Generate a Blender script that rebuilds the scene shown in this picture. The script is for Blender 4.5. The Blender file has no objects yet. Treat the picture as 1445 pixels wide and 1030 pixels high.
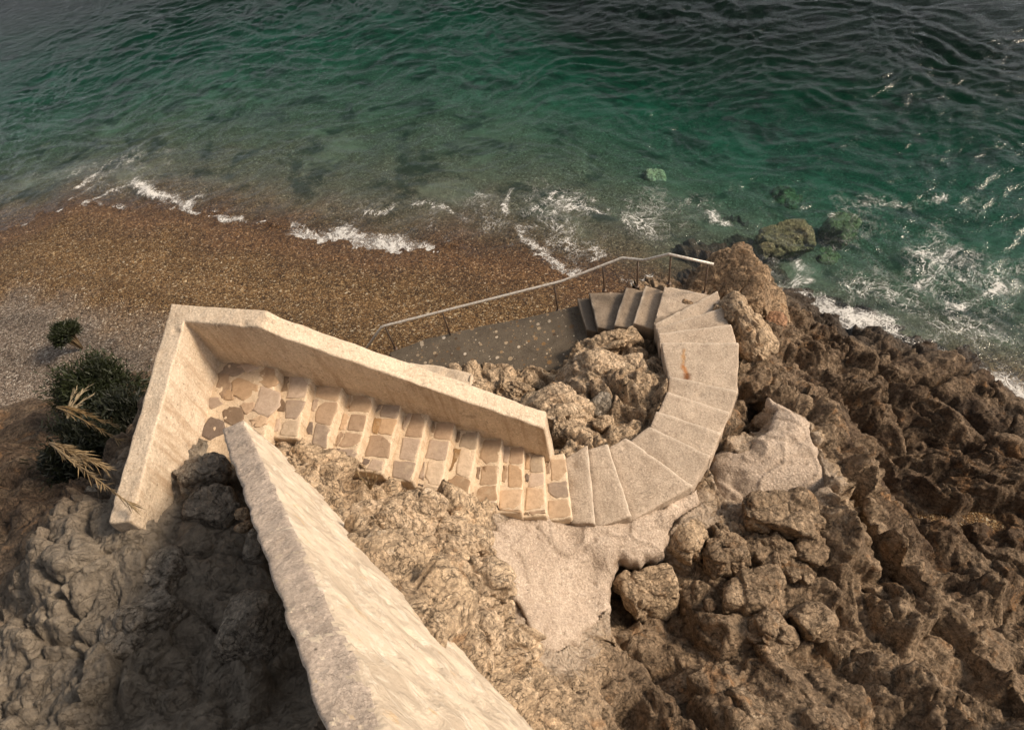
import bpy, math, random
import numpy as np
from mathutils import Matrix, Vector
random.seed(7); RNG = np.random.default_rng(11)
scene = bpy.context.scene
COL = scene.collection
R = math.radians

# ------------------------------------------------------------------ camera frame (metres, sea level z = 0)
H, F, CX, CY = 11.5, 961.0, 722.5, 515.0
_n = np.array([168, 685, 961.0]); _n /= np.linalg.norm(_n)          # straight down, in camera axes (right, down, forward)
_f = np.array([0, 0, 1.0]); _Y = _f - (_f @ _n) * _n; _Y /= np.linalg.norm(_Y)
_X = np.cross(_Y, -_n)
def P(px, py, z):
    """point of the place at height z seen in direction (px, py) of the survey photograph"""
    d = np.array([px - CX, py - CY, F]); t = (H - z) / (d @ _n)
    return np.array([d @ _X * t, d @ _Y * t, z])
def pix(p):
    p = np.asarray(p, float) - np.array([0, 0, H])
    c = p[..., 0:1] * _X + p[..., 1:2] * _Y - p[..., 2:3] * _n
    return np.stack([CX + F * c[..., 0] / c[..., 2], CY + F * c[..., 1] / c[..., 2]], -1)
def height_at(px, py, xy, lo=0, hi=8):
    zs = np.linspace(lo, hi, 1601)
    d = [np.hypot(*(P(px, py, z)[:2] - xy[:2])) for z in zs]
    return zs[int(np.argmin(d))]

# ------------------------------------------------------------------ noise
def _h(ix, iy, iz, s):
    a = (ix.astype(np.int64) * 374761393 + iy.astype(np.int64) * 668265263 + iz.astype(np.int64) * 2147483629 + s * 974634777) & 0xffffffff
    a = ((a ^ (a >> 13)) * 1274126177) & 0xffffffff
    a = ((a ^ (a >> 15)) * 2246822519) & 0xffffffff
    return (a ^ (a >> 16)) & 0xffffffff
def perlin(p, seed=0):
    p = np.asarray(p, float); i = np.floor(p).astype(np.int64); f = p - i
    u = f * f * f * (f * (f * 6 - 15) + 10)
    out = np.zeros(len(p))
    for dx in (0, 1):
        wx = u[:, 0] if dx else 1 - u[:, 0]
        for dy in (0, 1):
            wy = u[:, 1] if dy else 1 - u[:, 1]
            for dz in (0, 1):
                wz = u[:, 2] if dz else 1 - u[:, 2]
                h = _h(i[:, 0] + dx, i[:, 1] + dy, i[:, 2] + dz, seed)
                gx = (h & 1023) / 511.5 - 1; gy = ((h >> 10) & 1023) / 511.5 - 1; gz = ((h >> 20) & 1023) / 511.5 - 1
                out += wx * wy * wz * (gx * (f[:, 0] - dx) + gy * (f[:, 1] - dy) + gz * (f[:, 2] - dz))
    return out * 1.25
def fbm(p, octv=4, seed=0, gain=.5):
    s = 0; a = 1
    for o in range(octv):
        s = s + a * perlin(p * (2.03 ** o) + 7.3 * o, seed + o); a *= gain
    return s
def worley(p, seed=0, vec=False):
    p = np.asarray(p, float); i = np.floor(p).astype(np.int64); f = p - i
    F1 = np.full(len(p), 9.0); F2 = np.full(len(p), 9.0); ID = np.zeros(len(p), np.int64); O = np.zeros((len(p), 3))
    for dx in (-1, 0, 1):
        for dy in (-1, 0, 1):
            for dz in (-1, 0, 1):
                h = _h(i[:, 0] + dx, i[:, 1] + dy, i[:, 2] + dz, seed)
                q = np.stack([dx + (h & 1023) / 1023 - f[:, 0], dy + ((h >> 10) & 1023) / 1023 - f[:, 1], dz + ((h >> 20) & 1023) / 1023 - f[:, 2]], -1)
                d = (q ** 2).sum(1); lt = d < F1
                F2 = np.where(lt, F1, np.minimum(F2, d)); ID = np.where(lt, h, ID); F1 = np.where(lt, d, F1)
                if vec: O = np.where(lt[:, None], q, O)
    if vec: return np.sqrt(F1), np.sqrt(F2), ID, -O
    return np.sqrt(F1), np.sqrt(F2), (ID % 977) / 977.0
def sstep(a, b, x):
    t = np.clip((x - a) / (b - a), 0, 1); return t * t * (3 - 2 * t)
def rock_relief(p, amp=1.0, seed=0, big=1.0, dome=.6):
    """broken, cracked rock relief (metres) for points p: tilted facets parted by cracks, some rounded lumps, pitted grain"""
    w = np.stack([fbm(p * 1.5, 4, seed + 31), fbm(p * 1.5, 4, seed + 47), fbm(p * 1.5, 4, seed + 59)], -1)
    q = p + w * .20
    ca, sa = math.cos(R(-38)), math.sin(R(-38)); q = np.stack([(q[:, 0] * ca + q[:, 1] * sa) * .72, (-q[:, 0] * sa + q[:, 1] * ca) * 1.15, q[:, 2] * .85], -1)
    out = big * .22 * fbm(p * .7, 3, seed + 3)
    patch = sstep(-.25, .35, perlin(p * .55, seed + 13)); fine_ = .40 + .95 * sstep(-.35, .45, perlin(p * .8 + 9, seed + 17))
    for sc, a, tilt, crk, s in ((.85, .17, .30, .10, 1), (2.0, .085, .15, .055, 2), (4.4, .034, .055, .022, 5), (10.5, .011, .016, .008, 8)):
        f1, f2, idd, o = worley(q * sc + s * 3.1, seed + s, True)
        g = np.stack([(idd & 255) / 127.5 - 1, ((idd >> 8) & 255) / 127.5 - 1, ((idd >> 16) & 255) / 127.5 - 1], -1)
        e = np.clip(f2 - f1, 0, 1); k = big if sc < 1.5 else fine_ if sc > 3 else .6 + .5 * fine_
        lvl = ((idd >> 4) % 97) / 97 - .5
        out += k * (a * lvl * 1.3 * sstep(.0, .16, e) + tilt * (o * g).sum(1) * sstep(.0, .12, e) - crk * np.exp(-(e / .055) ** 2))
        out += k * dome * a * 1.1 * (1 - (1 - np.clip(e * 2.1, 0, 1)) ** 2 - .7) * (.35 + .9 * patch)
    out += .030 * fbm(p * 6, 5, seed + 71, .62) + .022 * (.3 - np.abs(perlin(p * 4.5, seed + 90)))
    return out * amp

# ------------------------------------------------------------------ mesh helpers
def tag(o, label=None, cat=None, group=None, kind=None):
    if label: o['label'] = label
    if cat: o['category'] = cat
    if group: o['group'] = group
    if kind: o['kind'] = kind
    return o
def mesh_obj(name, verts, faces, mat, parent=None, smooth=True, attrs=None, mat_idx=None):
    me = bpy.data.meshes.new(name)
    verts = np.asarray(verts, np.float32)
    me.vertices.add(len(verts)); me.vertices.foreach_set('co', verts.ravel())
    if isinstance(faces, np.ndarray):
        n, k = faces.shape
        me.loops.add(n * k); me.loops.foreach_set('vertex_index', faces.astype(np.int32).ravel())
        me.polygons.add(n); me.polygons.foreach_set('loop_start', np.arange(0, n * k, k, dtype=np.int32))
    else:
        fl = np.concatenate([np.asarray(f, np.int32) for f in faces]); ln = np.array([len(f) for f in faces])
        me.loops.add(len(fl)); me.loops.foreach_set('vertex_index', fl)
        me.polygons.add(len(ln)); me.polygons.foreach_set('loop_start', (np.cumsum(ln) - ln).astype(np.int32))
        n = len(ln)
    me.update(calc_edges=True)
    for m in (mat if isinstance(mat, (list, tuple)) else [mat]): me.materials.append(m)
    if mat_idx is not None: me.polygons.foreach_set('material_index', np.asarray(mat_idx, np.int32))
    me.polygons.foreach_set('use_smooth', np.full(n, bool(smooth)))
    for k, v in (attrs or {}).items():
        v = np.asarray(v, np.float32)
        if v.ndim == 1:
            a = me.attributes.new(k, 'FLOAT', 'POINT'); a.data.foreach_set('value', v)
        else:
            a = me.attributes.new(k, 'FLOAT_COLOR', 'POINT')
            a.data.foreach_set('color', np.concatenate([v, np.ones((len(v), 1), np.float32)], 1).ravel())
    me.validate(); me.update()
    o = bpy.data.objects.new(name, me); COL.objects.link(o)
    if parent: o.parent = parent
    return o
def empty(name, loc, label, cat, group=None):
    o = bpy.data.objects.new(name, None); COL.objects.link(o); o.location = loc
    return tag(o, label, cat, group)
class MB:
    def __init__(s): s.v = []; s.f = []; s.m = []; s.c = []; s.n = 0; s.extra = None
    def add(s, v, f, m=0, c=None):
        s.v.append(np.asarray(v, float)); s.f += [tuple(int(i) + s.n for i in q) for q in f]; s.m += [m] * len(f)
        s.c.append(np.tile(np.asarray(c if c is not None else (.4, .3, .2), float), (len(v), 1))); s.n += len(v)
    def build(s, name, mat, parent=None, smooth=True, origin=None):
        v = np.concatenate(s.v)
        if origin is not None: v = v - np.asarray(origin)
        o = mesh_obj(name, v, s.f, mat, parent, smooth, {'tint': np.concatenate(s.c), **(s.extra or {})}, s.m)
        if origin is not None: o.location = origin
        return o
def tube(pts, r, seg=10):
    """round tube along a polyline, mitred; returns verts, faces"""
    pts = [np.asarray(p, float) for p in pts]; rs = r if isinstance(r, (list, tuple)) else [r] * len(pts)
    V = []; Fs = []
    for i, p in enumerate(pts):
        t = (pts[min(i + 1, len(pts) - 1)] - pts[max(i - 1, 0)]); t /= np.linalg.norm(t) + 1e-9
        up = np.array([0, 0, 1.0]) if abs(t[2]) < .95 else np.array([1.0, 0, 0])
        a = np.cross(t, up); a /= np.linalg.norm(a); b = np.cross(a, t)
        for k in range(seg):
            an = 2 * math.pi * k / seg; V.append(p + rs[i] * (math.cos(an) * a + math.sin(an) * b))
    for i in range(len(pts) - 1):
        for k in range(seg):
            k2 = (k + 1) % seg; Fs.append((i * seg + k, i * seg + k2, (i + 1) * seg + k2, (i + 1) * seg + k))
    Fs.append(tuple(range(seg))[::-1]); Fs.append(tuple(range((len(pts) - 1) * seg, len(pts) * seg)))
    return np.array(V), Fs
def loft(stations, step=.06, bevel=.025, amp=.008, freq=5.0, seed=0, chip=0.0):
    """solid swept through quads (a_bottom, a_top, b_top, b_bottom); softened edges, rough faces"""
    S = [np.asarray(s, float) for s in stations]
    rings = []
    for i in range(len(S) - 1):
        L = max(np.linalg.norm(S[i + 1][k] - S[i][k]) for k in range(4)); n = max(2, int(L / step))
        for j in range(n if i < len(S) - 2 else n + 1): rings.append(S[i] * (1 - j / n) + S[i + 1] * (j / n))
    def section(q, inset):
        c = q.mean(0); out = []
        q2 = []
        for k in range(4):                                            # inset quad
            a = q[k] - q[(k - 1) % 4]; b = q[k] - q[(k + 1) % 4]
            la, lb = np.linalg.norm(a), np.linalg.norm(b)
            q2.append(q[k] - a / la * min(inset, la * .45) - b / lb * min(inset, lb * .45))
        for k in range(4):
            p0, p1 = q2[k], q2[(k + 1) % 4]
            a = p1 - p0; la = np.linalg.norm(a); b = min(bevel, la * .3) / la
            n = max(2, int(la / step))
            ts = [b] + [b + (1 - 2 * b) * j / n for j in range(1, n)] + [1 - b]
            out.append([p0 + a * t for t in ts])
        pts = []
        for k in range(4):
            seg = out[k]; nxt = out[(k + 1) % 4]
            pts += seg
            m = (seg[-1] + nxt[0]) / 2; pts.append(m + (q2[(k + 1) % 4] - m) * .42)
        return pts
    secs = []
    d0 = S[1].mean(0) - S[0].mean(0); d0 /= np.linalg.norm(d0); d1 = S[-1].mean(0) - S[-2].mean(0); d1 /= np.linalg.norm(d1)
    base_n = None
    def sec_fixed(q, inset):
        nonlocal base_n
        s = np.array(section(q, inset))
        return s
    # same count on every ring: use counts from the longest edges
    cnt = [max(2, int(max(np.linalg.norm(r[(k + 1) % 4] - r[k]) for r in rings) / step)) for k in range(4)]
    def section_n(q, inset):
        q2 = []
        for k in range(4):
            a = q[k] - q[(k - 1) % 4]; b = q[k] - q[(k + 1) % 4]; la, lb = np.linalg.norm(a), np.linalg.norm(b)
            q2.append(q[k] - a / la * min(inset, la * .48) - b / lb * min(inset, lb * .48))
        pts = []; segs = []
        for k in range(4):
            p0, p1 = q2[k], q2[(k + 1) % 4]; a = p1 - p0; la = np.linalg.norm(a); b = min(bevel / la, .3)
            ts = [b] + [b + (1 - 2 * b) * j / cnt[k] for j in range(1, cnt[k])] + [1 - b]
            segs.append([p0 + a * t for t in ts])
        for k in range(4):
            pts += segs[k]; m = (segs[k][-1] + segs[(k + 1) % 4][0]) / 2
            pts.append(m + (q2[(k + 1) % 4] - m) * .42)
        return np.array(pts)
    b = bevel
    full = []
    mn = min(np.linalg.norm(rings[0][1] - rings[0][0]), np.linalg.norm(rings[0][2] - rings[0][1]))
    for ins in (mn * .45, mn * .25, mn * .12, b): full.append(section_n(rings[0], ins))
    full.append(section_n(rings[0] + d0 * b * .3, b * .3)); full.append(section_n(rings[0] + d0 * b, 0))
    for r in rings[1:-1]: full.append(section_n(r, 0))
    full.append(section_n(rings[-1] - d1 * b, 0)); full.append(section_n(rings[-1] - d1 * b * .3, b * .3))
    for ins in (b, mn * .12, mn * .25, mn * .45): full.append(section_n(rings[-1], ins))
    n = len(full[0]); V = np.concatenate(full); Fs = []
    for i in range(len(full) - 1):
        for k in range(n):
            k2 = (k + 1) % n; Fs.append((i * n + k, (i + 1) * n + k, (i + 1) * n + k2, i * n + k2))
    Fs.append(tuple(range(n))); Fs.append(tuple(range((len(full) - 1) * n, len(full) * n))[::-1])
    w = np.stack([fbm(V * freq, 3, seed + 1), fbm(V * freq, 3, seed + 2), fbm(V * freq, 3, seed + 3)], -1)
    V = V + amp * w
    if chip:
        c = V[:, None, :].mean(1); g = np.clip(perlin(V * 7, seed + 9) - .28, 0, 1)
        cen = np.repeat(np.array([s.mean(0) for s in full]), n, 0)
        V = V + (cen - V) / (np.linalg.norm(cen - V, axis=1, keepdims=True) + 1e-6) * (g * chip)[:, None]
    return V, Fs

# ------------------------------------------------------------------ materials
def mat_new(name):
    m = bpy.data.materials.new(name); m.use_nodes = True; nt = m.node_tree; nt.nodes.clear()
    out = nt.nodes.new('ShaderNodeOutputMaterial'); bs = nt.nodes.new('ShaderNodeBsdfPrincipled')
    nt.links.new(bs.outputs[0], out.inputs[0]); return m, nt, bs, out
class NT:
    def __init__(s, nt): s.nt = nt
    def n(s, t, **kw):
        nd = s.nt.nodes.new(t)
        for k, v in kw.items(): setattr(nd, k, v)
        return nd
    def l(s, a, b): s.nt.links.new(a, b)
    def coord(s): return s.n('ShaderNodeTexCoord').outputs['Object']
    def pos(s): return s.n('ShaderNodeNewGeometry').outputs['Position']
    def noise(s, vec, scale, detail=4, rough=.55, dist=0):
        nd = s.n('ShaderNodeTexNoise'); nd.inputs['Scale'].default_value = scale; nd.inputs['Detail'].default_value = detail
        nd.inputs['Roughness'].default_value = rough; nd.inputs['Distortion'].default_value = dist; s.l(vec, nd.inputs['Vector']); return nd.outputs['Fac']
    def vor(s, vec, scale, feature='F1', out='Distance', rnd=1.0):
        nd = s.n('ShaderNodeTexVoronoi', feature=feature); nd.inputs['Scale'].default_value = scale
        nd.inputs['Randomness'].default_value = rnd; s.l(vec, nd.inputs['Vector']); return nd.outputs[out]
    def ramp(s, fac, stops):
        nd = s.n('ShaderNodeValToRGB'); e = nd.color_ramp.elements
        while len(e) < len(stops): e.new(.5)
        for el, (p, c) in zip(e, stops):
            el.position = p; el.color = (*c, 1) if len(c) == 3 else c
        s.l(fac, nd.inputs[0]); return nd.outputs[0]
    def rng(s, v, a, b, c=0, d=1):
        nd = s.n('ShaderNodeMapRange'); s.l(v, nd.inputs[0])
        for i, x in enumerate((a, b, c, d)): nd.inputs[i + 1].default_value = x
        return nd.outputs[0]
    def math(s, op, a, b=None):
        nd = s.n('ShaderNodeMath', operation=op)
        for i, x in enumerate((a, b)):
            if x is None: continue
            if isinstance(x, (int, float)): nd.inputs[i].default_value = x
            else: s.l(x, nd.inputs[i])
        return nd.outputs[0]
    def mix(s, fac, a, b, mode='MIX'):
        nd = s.n('ShaderNodeMix', data_type='RGBA', blend_type=mode)
        for k, x in ((0, fac), (6, a), (7, b)):
            if isinstance(x, (int, float)): nd.inputs[k].default_value = x
            elif isinstance(x, tuple): nd.inputs[k].default_value = (*x, 1)
            else: s.l(x, nd.inputs[k])
        return nd.outputs[2]
    def attr(s, name, out='Fac'):
        nd = s.n('ShaderNodeAttribute'); nd.attribute_name = name; return nd.outputs[out]
    def bump(s, h, strength=.5, dist=.02, prev=None):
        nd = s.n('ShaderNodeBump'); nd.inputs['Strength'].default_value = strength; nd.inputs['Distance'].default_value = dist
        s.l(h, nd.inputs['Height'])
        if prev is not None: s.l(prev, nd.inputs['Normal'])
        return nd.outputs[0]

def rock_material(name, use_attr, dark=(.060, .038, .024), pale=(.52, .385, .255), palef=.5, orange=.5):
    m, nt, bs, _ = mat_new(name); g = NT(nt); c = g.pos()
    n1 = g.noise(c, 1.6, 6, .6, .4); n2 = g.noise(c, 9, 6, .65); n3 = g.noise(c, 45, 4, .6)
    if use_attr: pf = g.math('ADD', g.attr('pale'), g.rng(n1, .3, .7, -.22, .22))
    else: pf = g.rng(n1, .3, .7, palef - .2, palef + .2)
    dk = g.mix(g.rng(n2, .35, .65), dark, tuple(x * 1.75 for x in dark))
    pl = g.mix(g.rng(n2, .3, .7), tuple(x * .68 for x in pale), tuple(min(.8, x * 1.32) for x in pale))
    col = g.mix(g.rng(pf, 0, 1), dk, pl)
    og = g.math('MULTIPLY', g.rng(g.noise(c, 2.7, 5, .6, .8), .57, .70), orange)
    col = g.mix(og, col, (.34, .17, .065))
    lich = g.math('MULTIPLY', g.rng(g.noise(c, 6.5, 5, .7), .60, .68), g.rng(pf, .2, .9, .1, .55))
    col = g.mix(lich, col, (.50, .43, .34))
    pit = g.math('MULTIPLY', g.rng(g.vor(c, 34, 'SMOOTH_F1'), .18, .05), g.rng(n2, .5, .62))
    col = g.mix(g.math('MULTIPLY', pit, .5), col, (.05, .038, .028))
    sp1 = g.rng(g.noise(c, 34, 7, .78), .30, .70, .42, 1.5); sp2 = g.rng(g.noise(c, 13, 5, .7, .5), .34, .66, .62, 1.32)
    col = g.mix(1.0, col, g.math('MULTIPLY', sp1, sp2), 'MULTIPLY')
    fis = g.rng(g.math('ABSOLUTE', g.math('SUBTRACT', g.noise(c, 4.2, 6, .6, 1.1), .5)), .016, .0)
    col = g.mix(g.math('MULTIPLY', fis, .6), col, (.03, .021, .014))
    if use_attr:
        cm = g.math('ADD', g.attr('cement'), g.rng(n2, .25, .75, -.25, .25)); cm = g.rng(cm, .42, .6)
        cc = g.mix(g.rng(n1, .35, .65), (.40, .305, .225), (.50, .40, .305)); cc = g.mix(g.rng(n3, .35, .7, 0, .75), cc, (.24, .18, .125))
        cc = g.mix(g.rng(g.noise(c, 22, 3, .7), .56, .70, 0, .8), cc, (.58, .50, .40))
        col = g.mix(cm, col, cc)
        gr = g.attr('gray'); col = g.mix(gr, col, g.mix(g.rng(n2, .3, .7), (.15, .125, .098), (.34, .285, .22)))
        wet = g.attr('wet'); col = g.mix(g.math('MULTIPLY', wet, .8), col, (.03, .021, .014))
        g.l(g.rng(wet, 0, 1, .92, .45), bs.inputs['Roughness'])
    else: bs.inputs['Roughness'].default_value = .92
    g.l(col, bs.inputs['Base Color'])
    h = g.math('ADD', g.math('MULTIPLY', g.noise(c, 14, 8, .68), 1.0), g.math('MULTIPLY', g.vor(c, 22, 'F1'), .45))
    h = g.math('SUBTRACT', g.math('SUBTRACT', h, g.math('MULTIPLY', pit, .5)), g.math('MULTIPLY', fis, .6))
    b = g.bump(h, .9, .05); b = g.bump(g.noise(c, 90, 5, .7), .65, .012, b)
    g.l(b, bs.inputs['Normal']); bs.inputs['Specular IOR Level'].default_value = .25
    return m
M = {}
M['cliff'] = rock_material('cliff_rock', True)
M['brown'] = rock_material('brown_rock', False, palef=.5)
M['ochre'] = rock_material('ochre_rock', False, (.15, .098, .06), (.45, .32, .20), .55, .6)
M['olive'] = rock_material('olive_rock', False, (.075, .065, .035), (.25, .20, .11), .5, .2)
M['pitted'] = rock_material('pitted_rock', False, (.20, .14, .085), (.57, .43, .295), .85, .45)
M['tan'] = rock_material('tan_rock', False, palef=.85)
M['gray'] = rock_material('gray_rock', False, (.14, .12, .098), (.33, .28, .22), .6, .1)
M['red'] = rock_material('red_rock', False, (.22, .11, .06), (.42, .26, .16), .55, .8)
M['dark'] = rock_material('dark_rock', False, (.07, .045, .028), (.16, .11, .07), .4, .2)

def masonry(name, a, b, stain, grain=.5, bumpd=.02, patches=True, rust=None, wetten=False, pebbles=False):
    m, nt, bs, _ = mat_new(name); g = NT(nt); c = g.pos()
    n1 = g.noise(c, 1.9, 6, .62, .5); n2 = g.noise(c, 11, 6, .68); n3 = g.noise(c, 75, 4, .7)
    col = g.mix(g.rng(n1, .3, .7), a, b)
    col = g.mix(g.rng(n2, .52, .74, 0, .6), col, stain)
    col = g.mix(g.rng(n3, .54, .72, 0, grain), col, tuple(x * .45 for x in a))
    col = g.mix(g.rng(g.noise(c, 48, 2, .5), .60, .70, 0, .7), col, tuple(min(.8, x * 1.25) for x in b))
    col = g.mix(1.0, col, g.rng(g.noise(c, 38, 6, .75), .32, .68, 1 - grain * .42, 1 + grain * .25), 'MULTIPLY')
    if patches:
        col = g.mix(g.rng(g.noise(c, 3.4, 5, .7, 1.0), .60, .70, 0, .6), col, tuple(min(.8, x * 1.15) for x in b))
        col = g.mix(g.rng(g.vor(c, 9, 'F1'), .10, .04, 0, .8), col, tuple(x * .22 for x in a))
    mpz = g.n('ShaderNodeMapping'); g.l(c, mpz.inputs[0]); mpz.inputs['Scale'].default_value = (9, 9, .9)
    gn = g.n('ShaderNodeNewGeometry'); sz = g.n('ShaderNodeSeparateXYZ'); g.l(gn.outputs['Normal'], sz.inputs[0])
    vert = g.rng(g.math('ABSOLUTE', sz.outputs[2]), .6, .2)
    col = g.mix(g.math('MULTIPLY', vert, g.rng(g.noise(mpz.outputs[0], 1.0, 5, .65), .48, .68, 0, .8)), col, stain)
    crk = g.rng(g.math('ABSOLUTE', g.math('SUBTRACT', g.noise(c, 1.15, 7, .62, .7), .5)), .0045, .0)
    col = g.mix(g.math('MULTIPLY', crk, .6), col, tuple(x * .3 for x in a))
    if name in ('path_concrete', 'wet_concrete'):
        col = g.mix(g.math('MULTIPLY', g.attr('back_band'), g.rng(n2, .25, .6, .25, .95)), col, tuple(x * .42 for x in a))  # darker band along the back edge of each step
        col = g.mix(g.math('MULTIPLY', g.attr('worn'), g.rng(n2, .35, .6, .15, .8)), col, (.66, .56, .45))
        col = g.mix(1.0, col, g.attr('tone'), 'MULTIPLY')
    if rust is not None:
        for (p0, p1, wd, cr, st) in rust:
            d = np.array(p1) - np.array(p0); L = np.linalg.norm(d[:2]); d = d / L
            mp = g.n('ShaderNodeVectorMath', operation='SUBTRACT'); g.l(c, mp.inputs[0]); mp.inputs[1].default_value = tuple(p0)
            wn = g.math('MULTIPLY', g.math('SUBTRACT', g.noise(c, 8, 3, .6), .5), .09)
            def dot(v):
                nd = g.n('ShaderNodeVectorMath', operation='DOT_PRODUCT'); g.l(mp.outputs[0], nd.inputs[0]); nd.inputs[1].default_value = v; return nd.outputs['Value']
            u = dot((d[0], d[1], 0)); v = g.math('ADD', dot((-d[1], d[0], 0)), wn)
            wv = g.math('ABSOLUTE', v); t = g.math('DIVIDE', u, L)
            k = g.math('MULTIPLY', g.rng(wv, wd * 1.25, wd * .2), g.math('MULTIPLY', g.rng(t, -.05, .15), g.rng(t, 1.05, .97)))
            k = g.math('MULTIPLY', k, g.rng(n3, .2, .6, .45, 1))
            col = g.mix(g.math('MULTIPLY', k, st), col, cr)
    if pebbles:
        vd = g.vor(c, 8.5, 'F1'); vc = g.vor(c, 8.5, 'F1', 'Color')
        sp = g.n('ShaderNodeSeparateColor'); g.l(vc, sp.inputs[0])
        pk = g.math('MULTIPLY', g.math('LESS_THAN', vd, g.math('MULTIPLY', sp.outputs[0], .42)), g.math('GREATER_THAN', sp.outputs[1], .22))
        pc = g.ramp(sp.outputs[2], [(0, (.09, .06, .04)), (.45, (.25, .15, .07)), (.7, (.38, .29, .19)), (1, (.60, .52, .42))])
        col = g.mix(pk, col, pc)
        vd2 = g.vor(c, 21, 'F1'); vc2 = g.vor(c, 21, 'F1', 'Color'); sq2 = g.n('ShaderNodeSeparateColor'); g.l(vc2, sq2.inputs[0])
        pk2 = g.math('MULTIPLY', g.math('LESS_THAN', vd2, g.math('MULTIPLY', sq2.outputs[0], .38)), g.math('GREATER_THAN', sq2.outputs[1], .35))
        col = g.mix(pk2, col, g.ramp(sq2.outputs[2], [(0, (.07, .05, .035)), (.5, (.19, .125, .07)), (.8, (.30, .23, .15)), (1, (.5, .43, .34))]))
        col = g.mix(g.rng(g.noise(c, 1.3, 5, .65, .6), .45, .62, 0, .45), col, (.06, .047, .035))
    if wetten:
        wz = g.n('ShaderNodeSeparateXYZ'); g.l(c, wz.inputs[0])
        w = g.rng(g.math('ADD', wz.outputs[2], g.rng(n1, .3, .7, -.12, .12)), 1.72, 1.5)
        col = g.mix(g.math('MULTIPLY', w, .62), col, (.05, .04, .03)); g.l(g.rng(w, 0, 1, .9, .5), bs.inputs['Roughness'])
    else: bs.inputs['Roughness'].default_value = .92
    g.l(col, bs.inputs['Base Color'])
    b = g.bump(g.math('ADD', g.noise(c, 12, 7, .7), g.math('MULTIPLY', g.vor(c, 30), .3)), .55, bumpd)
    b = g.bump(g.noise(c, 120, 4, .75), .55, .008, b); g.l(b, bs.inputs['Normal']); bs.inputs['Specular IOR Level'].default_value = .25
    return m
M['plaster'] = masonry('wall_plaster', (.54, .425, .31), (.67, .55, .42), (.36, .25, .16), .6, .028)
M['nearplaster'] = masonry('pink_gray_plaster', (.44, .355, .285), (.57, .465, .38), (.34, .26, .20), .7, .035)
M['mortar'] = masonry('mortar', (.56, .43, .30), (.66, .53, .385), (.42, .29, .175), .35, .02)
rp0 = P(967, 484, 2.65); rp1 = P(969.5, 535, 2.65)
_ra = P(965, 492, 2.65); _rb = P(963.5, 513, 2.65); _rc = P(969.5, 534, 2.65)
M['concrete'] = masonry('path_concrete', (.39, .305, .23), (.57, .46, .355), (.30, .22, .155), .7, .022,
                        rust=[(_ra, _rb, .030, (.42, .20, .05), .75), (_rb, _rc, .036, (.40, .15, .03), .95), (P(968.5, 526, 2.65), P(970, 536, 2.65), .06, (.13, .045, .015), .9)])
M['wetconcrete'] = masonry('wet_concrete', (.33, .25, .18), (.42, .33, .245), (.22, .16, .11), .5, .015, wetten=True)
M['ramp'] = masonry('pebble_concrete', (.115, .093, .07), (.165, .135, .10), (.085, .066, .05), .4, .015, pebbles=True)
def stone_mat():
    m, nt, bs, _ = mat_new('set_stone'); g = NT(nt); c = g.pos()
    t = g.attr('tint', 'Color'); n = g.noise(c, 16, 6, .65)
    col = g.mix(g.rng(n, .3, .72, 0, .55), t, g.mix(1.0, t, (.5, .45, .4), 'MULTIPLY'))
    col = g.mix(g.rng(g.noise(c, 7, 4, .6), .58, .70, 0, .5), col, (.50, .39, .27))
    g.l(col, bs.inputs['Base Color']); bs.inputs['Roughness'].default_value = .85; bs.inputs['Specular IOR Level'].default_value = .3
    g.l(g.bump(g.noise(c, 40, 6, .7), .6, .012), bs.inputs['Normal']); return m
M['stone'] = stone_mat()
def patch_mortar():
    m, nt, bs, _ = mat_new('patchy_mortar'); g = NT(nt); c = g.pos()
    n1 = g.noise(c, 3.2, 5, .62, .8); n2 = g.noise(c, 14, 6, .7); n3 = g.noise(c, 60, 4, .7); n4 = g.noise(c, 5.5, 4, .6, 1.2)
    col = g.mix(g.rng(n1, .42, .56), (.49, .40, .305), (.63, .525, .405))
    col = g.mix(g.rng(n4, .55, .66, 0, .9), col, (.68, .60, .49))
    col = g.mix(g.rng(g.noise(c, 4.1, 5, .65, .7), .62, .70, 0, .5), col, (.58, .37, .18))
    col = g.mix(g.rng(n2, .56, .72, 0, .4), col, (.40, .32, .235)); col = g.mix(g.rng(n3, .57, .72, 0, .4), col, (.25, .19, .13))
    g.l(col, bs.inputs['Base Color']); bs.inputs['Roughness'].default_value = .92; bs.inputs['Specular IOR Level'].default_value = .2
    b = g.bump(g.math('ADD', g.rng(n1, .40, .58), g.math('MULTIPLY', n2, .9)), .5, .03); g.l(g.bump(n3, .5, .01, b), bs.inputs['Normal']); return m
M['patchmortar'] = patch_mortar()
M['cement'] = masonry('rough_cement', (.40, .31, .235), (.60, .485, .385), (.27, .19, .13), .95, .06)
def steel():
    m, nt, bs, _ = mat_new('galvanised_steel'); g = NT(nt); c = g.pos()
    g.l(g.mix(g.rng(g.noise(c, 30, 4), .45, .7), (.66, .62, .56), (.40, .32, .25)), bs.inputs['Base Color'])
    bs.inputs['Metallic'].default_value = .15; bs.inputs['Roughness'].default_value = .42; return m
M['steel'] = steel()
def rusty():
    m, nt, bs, _ = mat_new('weathered_steel'); g = NT(nt); c = g.pos()
    g.l(g.mix(g.rng(g.noise(c, 25, 4), .4, .65), (.16, .125, .10), (.13, .075, .045)), bs.inputs['Base Color'])
    bs.inputs['Metallic'].default_value = .4; bs.inputs['Roughness'].default_value = .6; return m
M['post'] = rusty()
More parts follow.
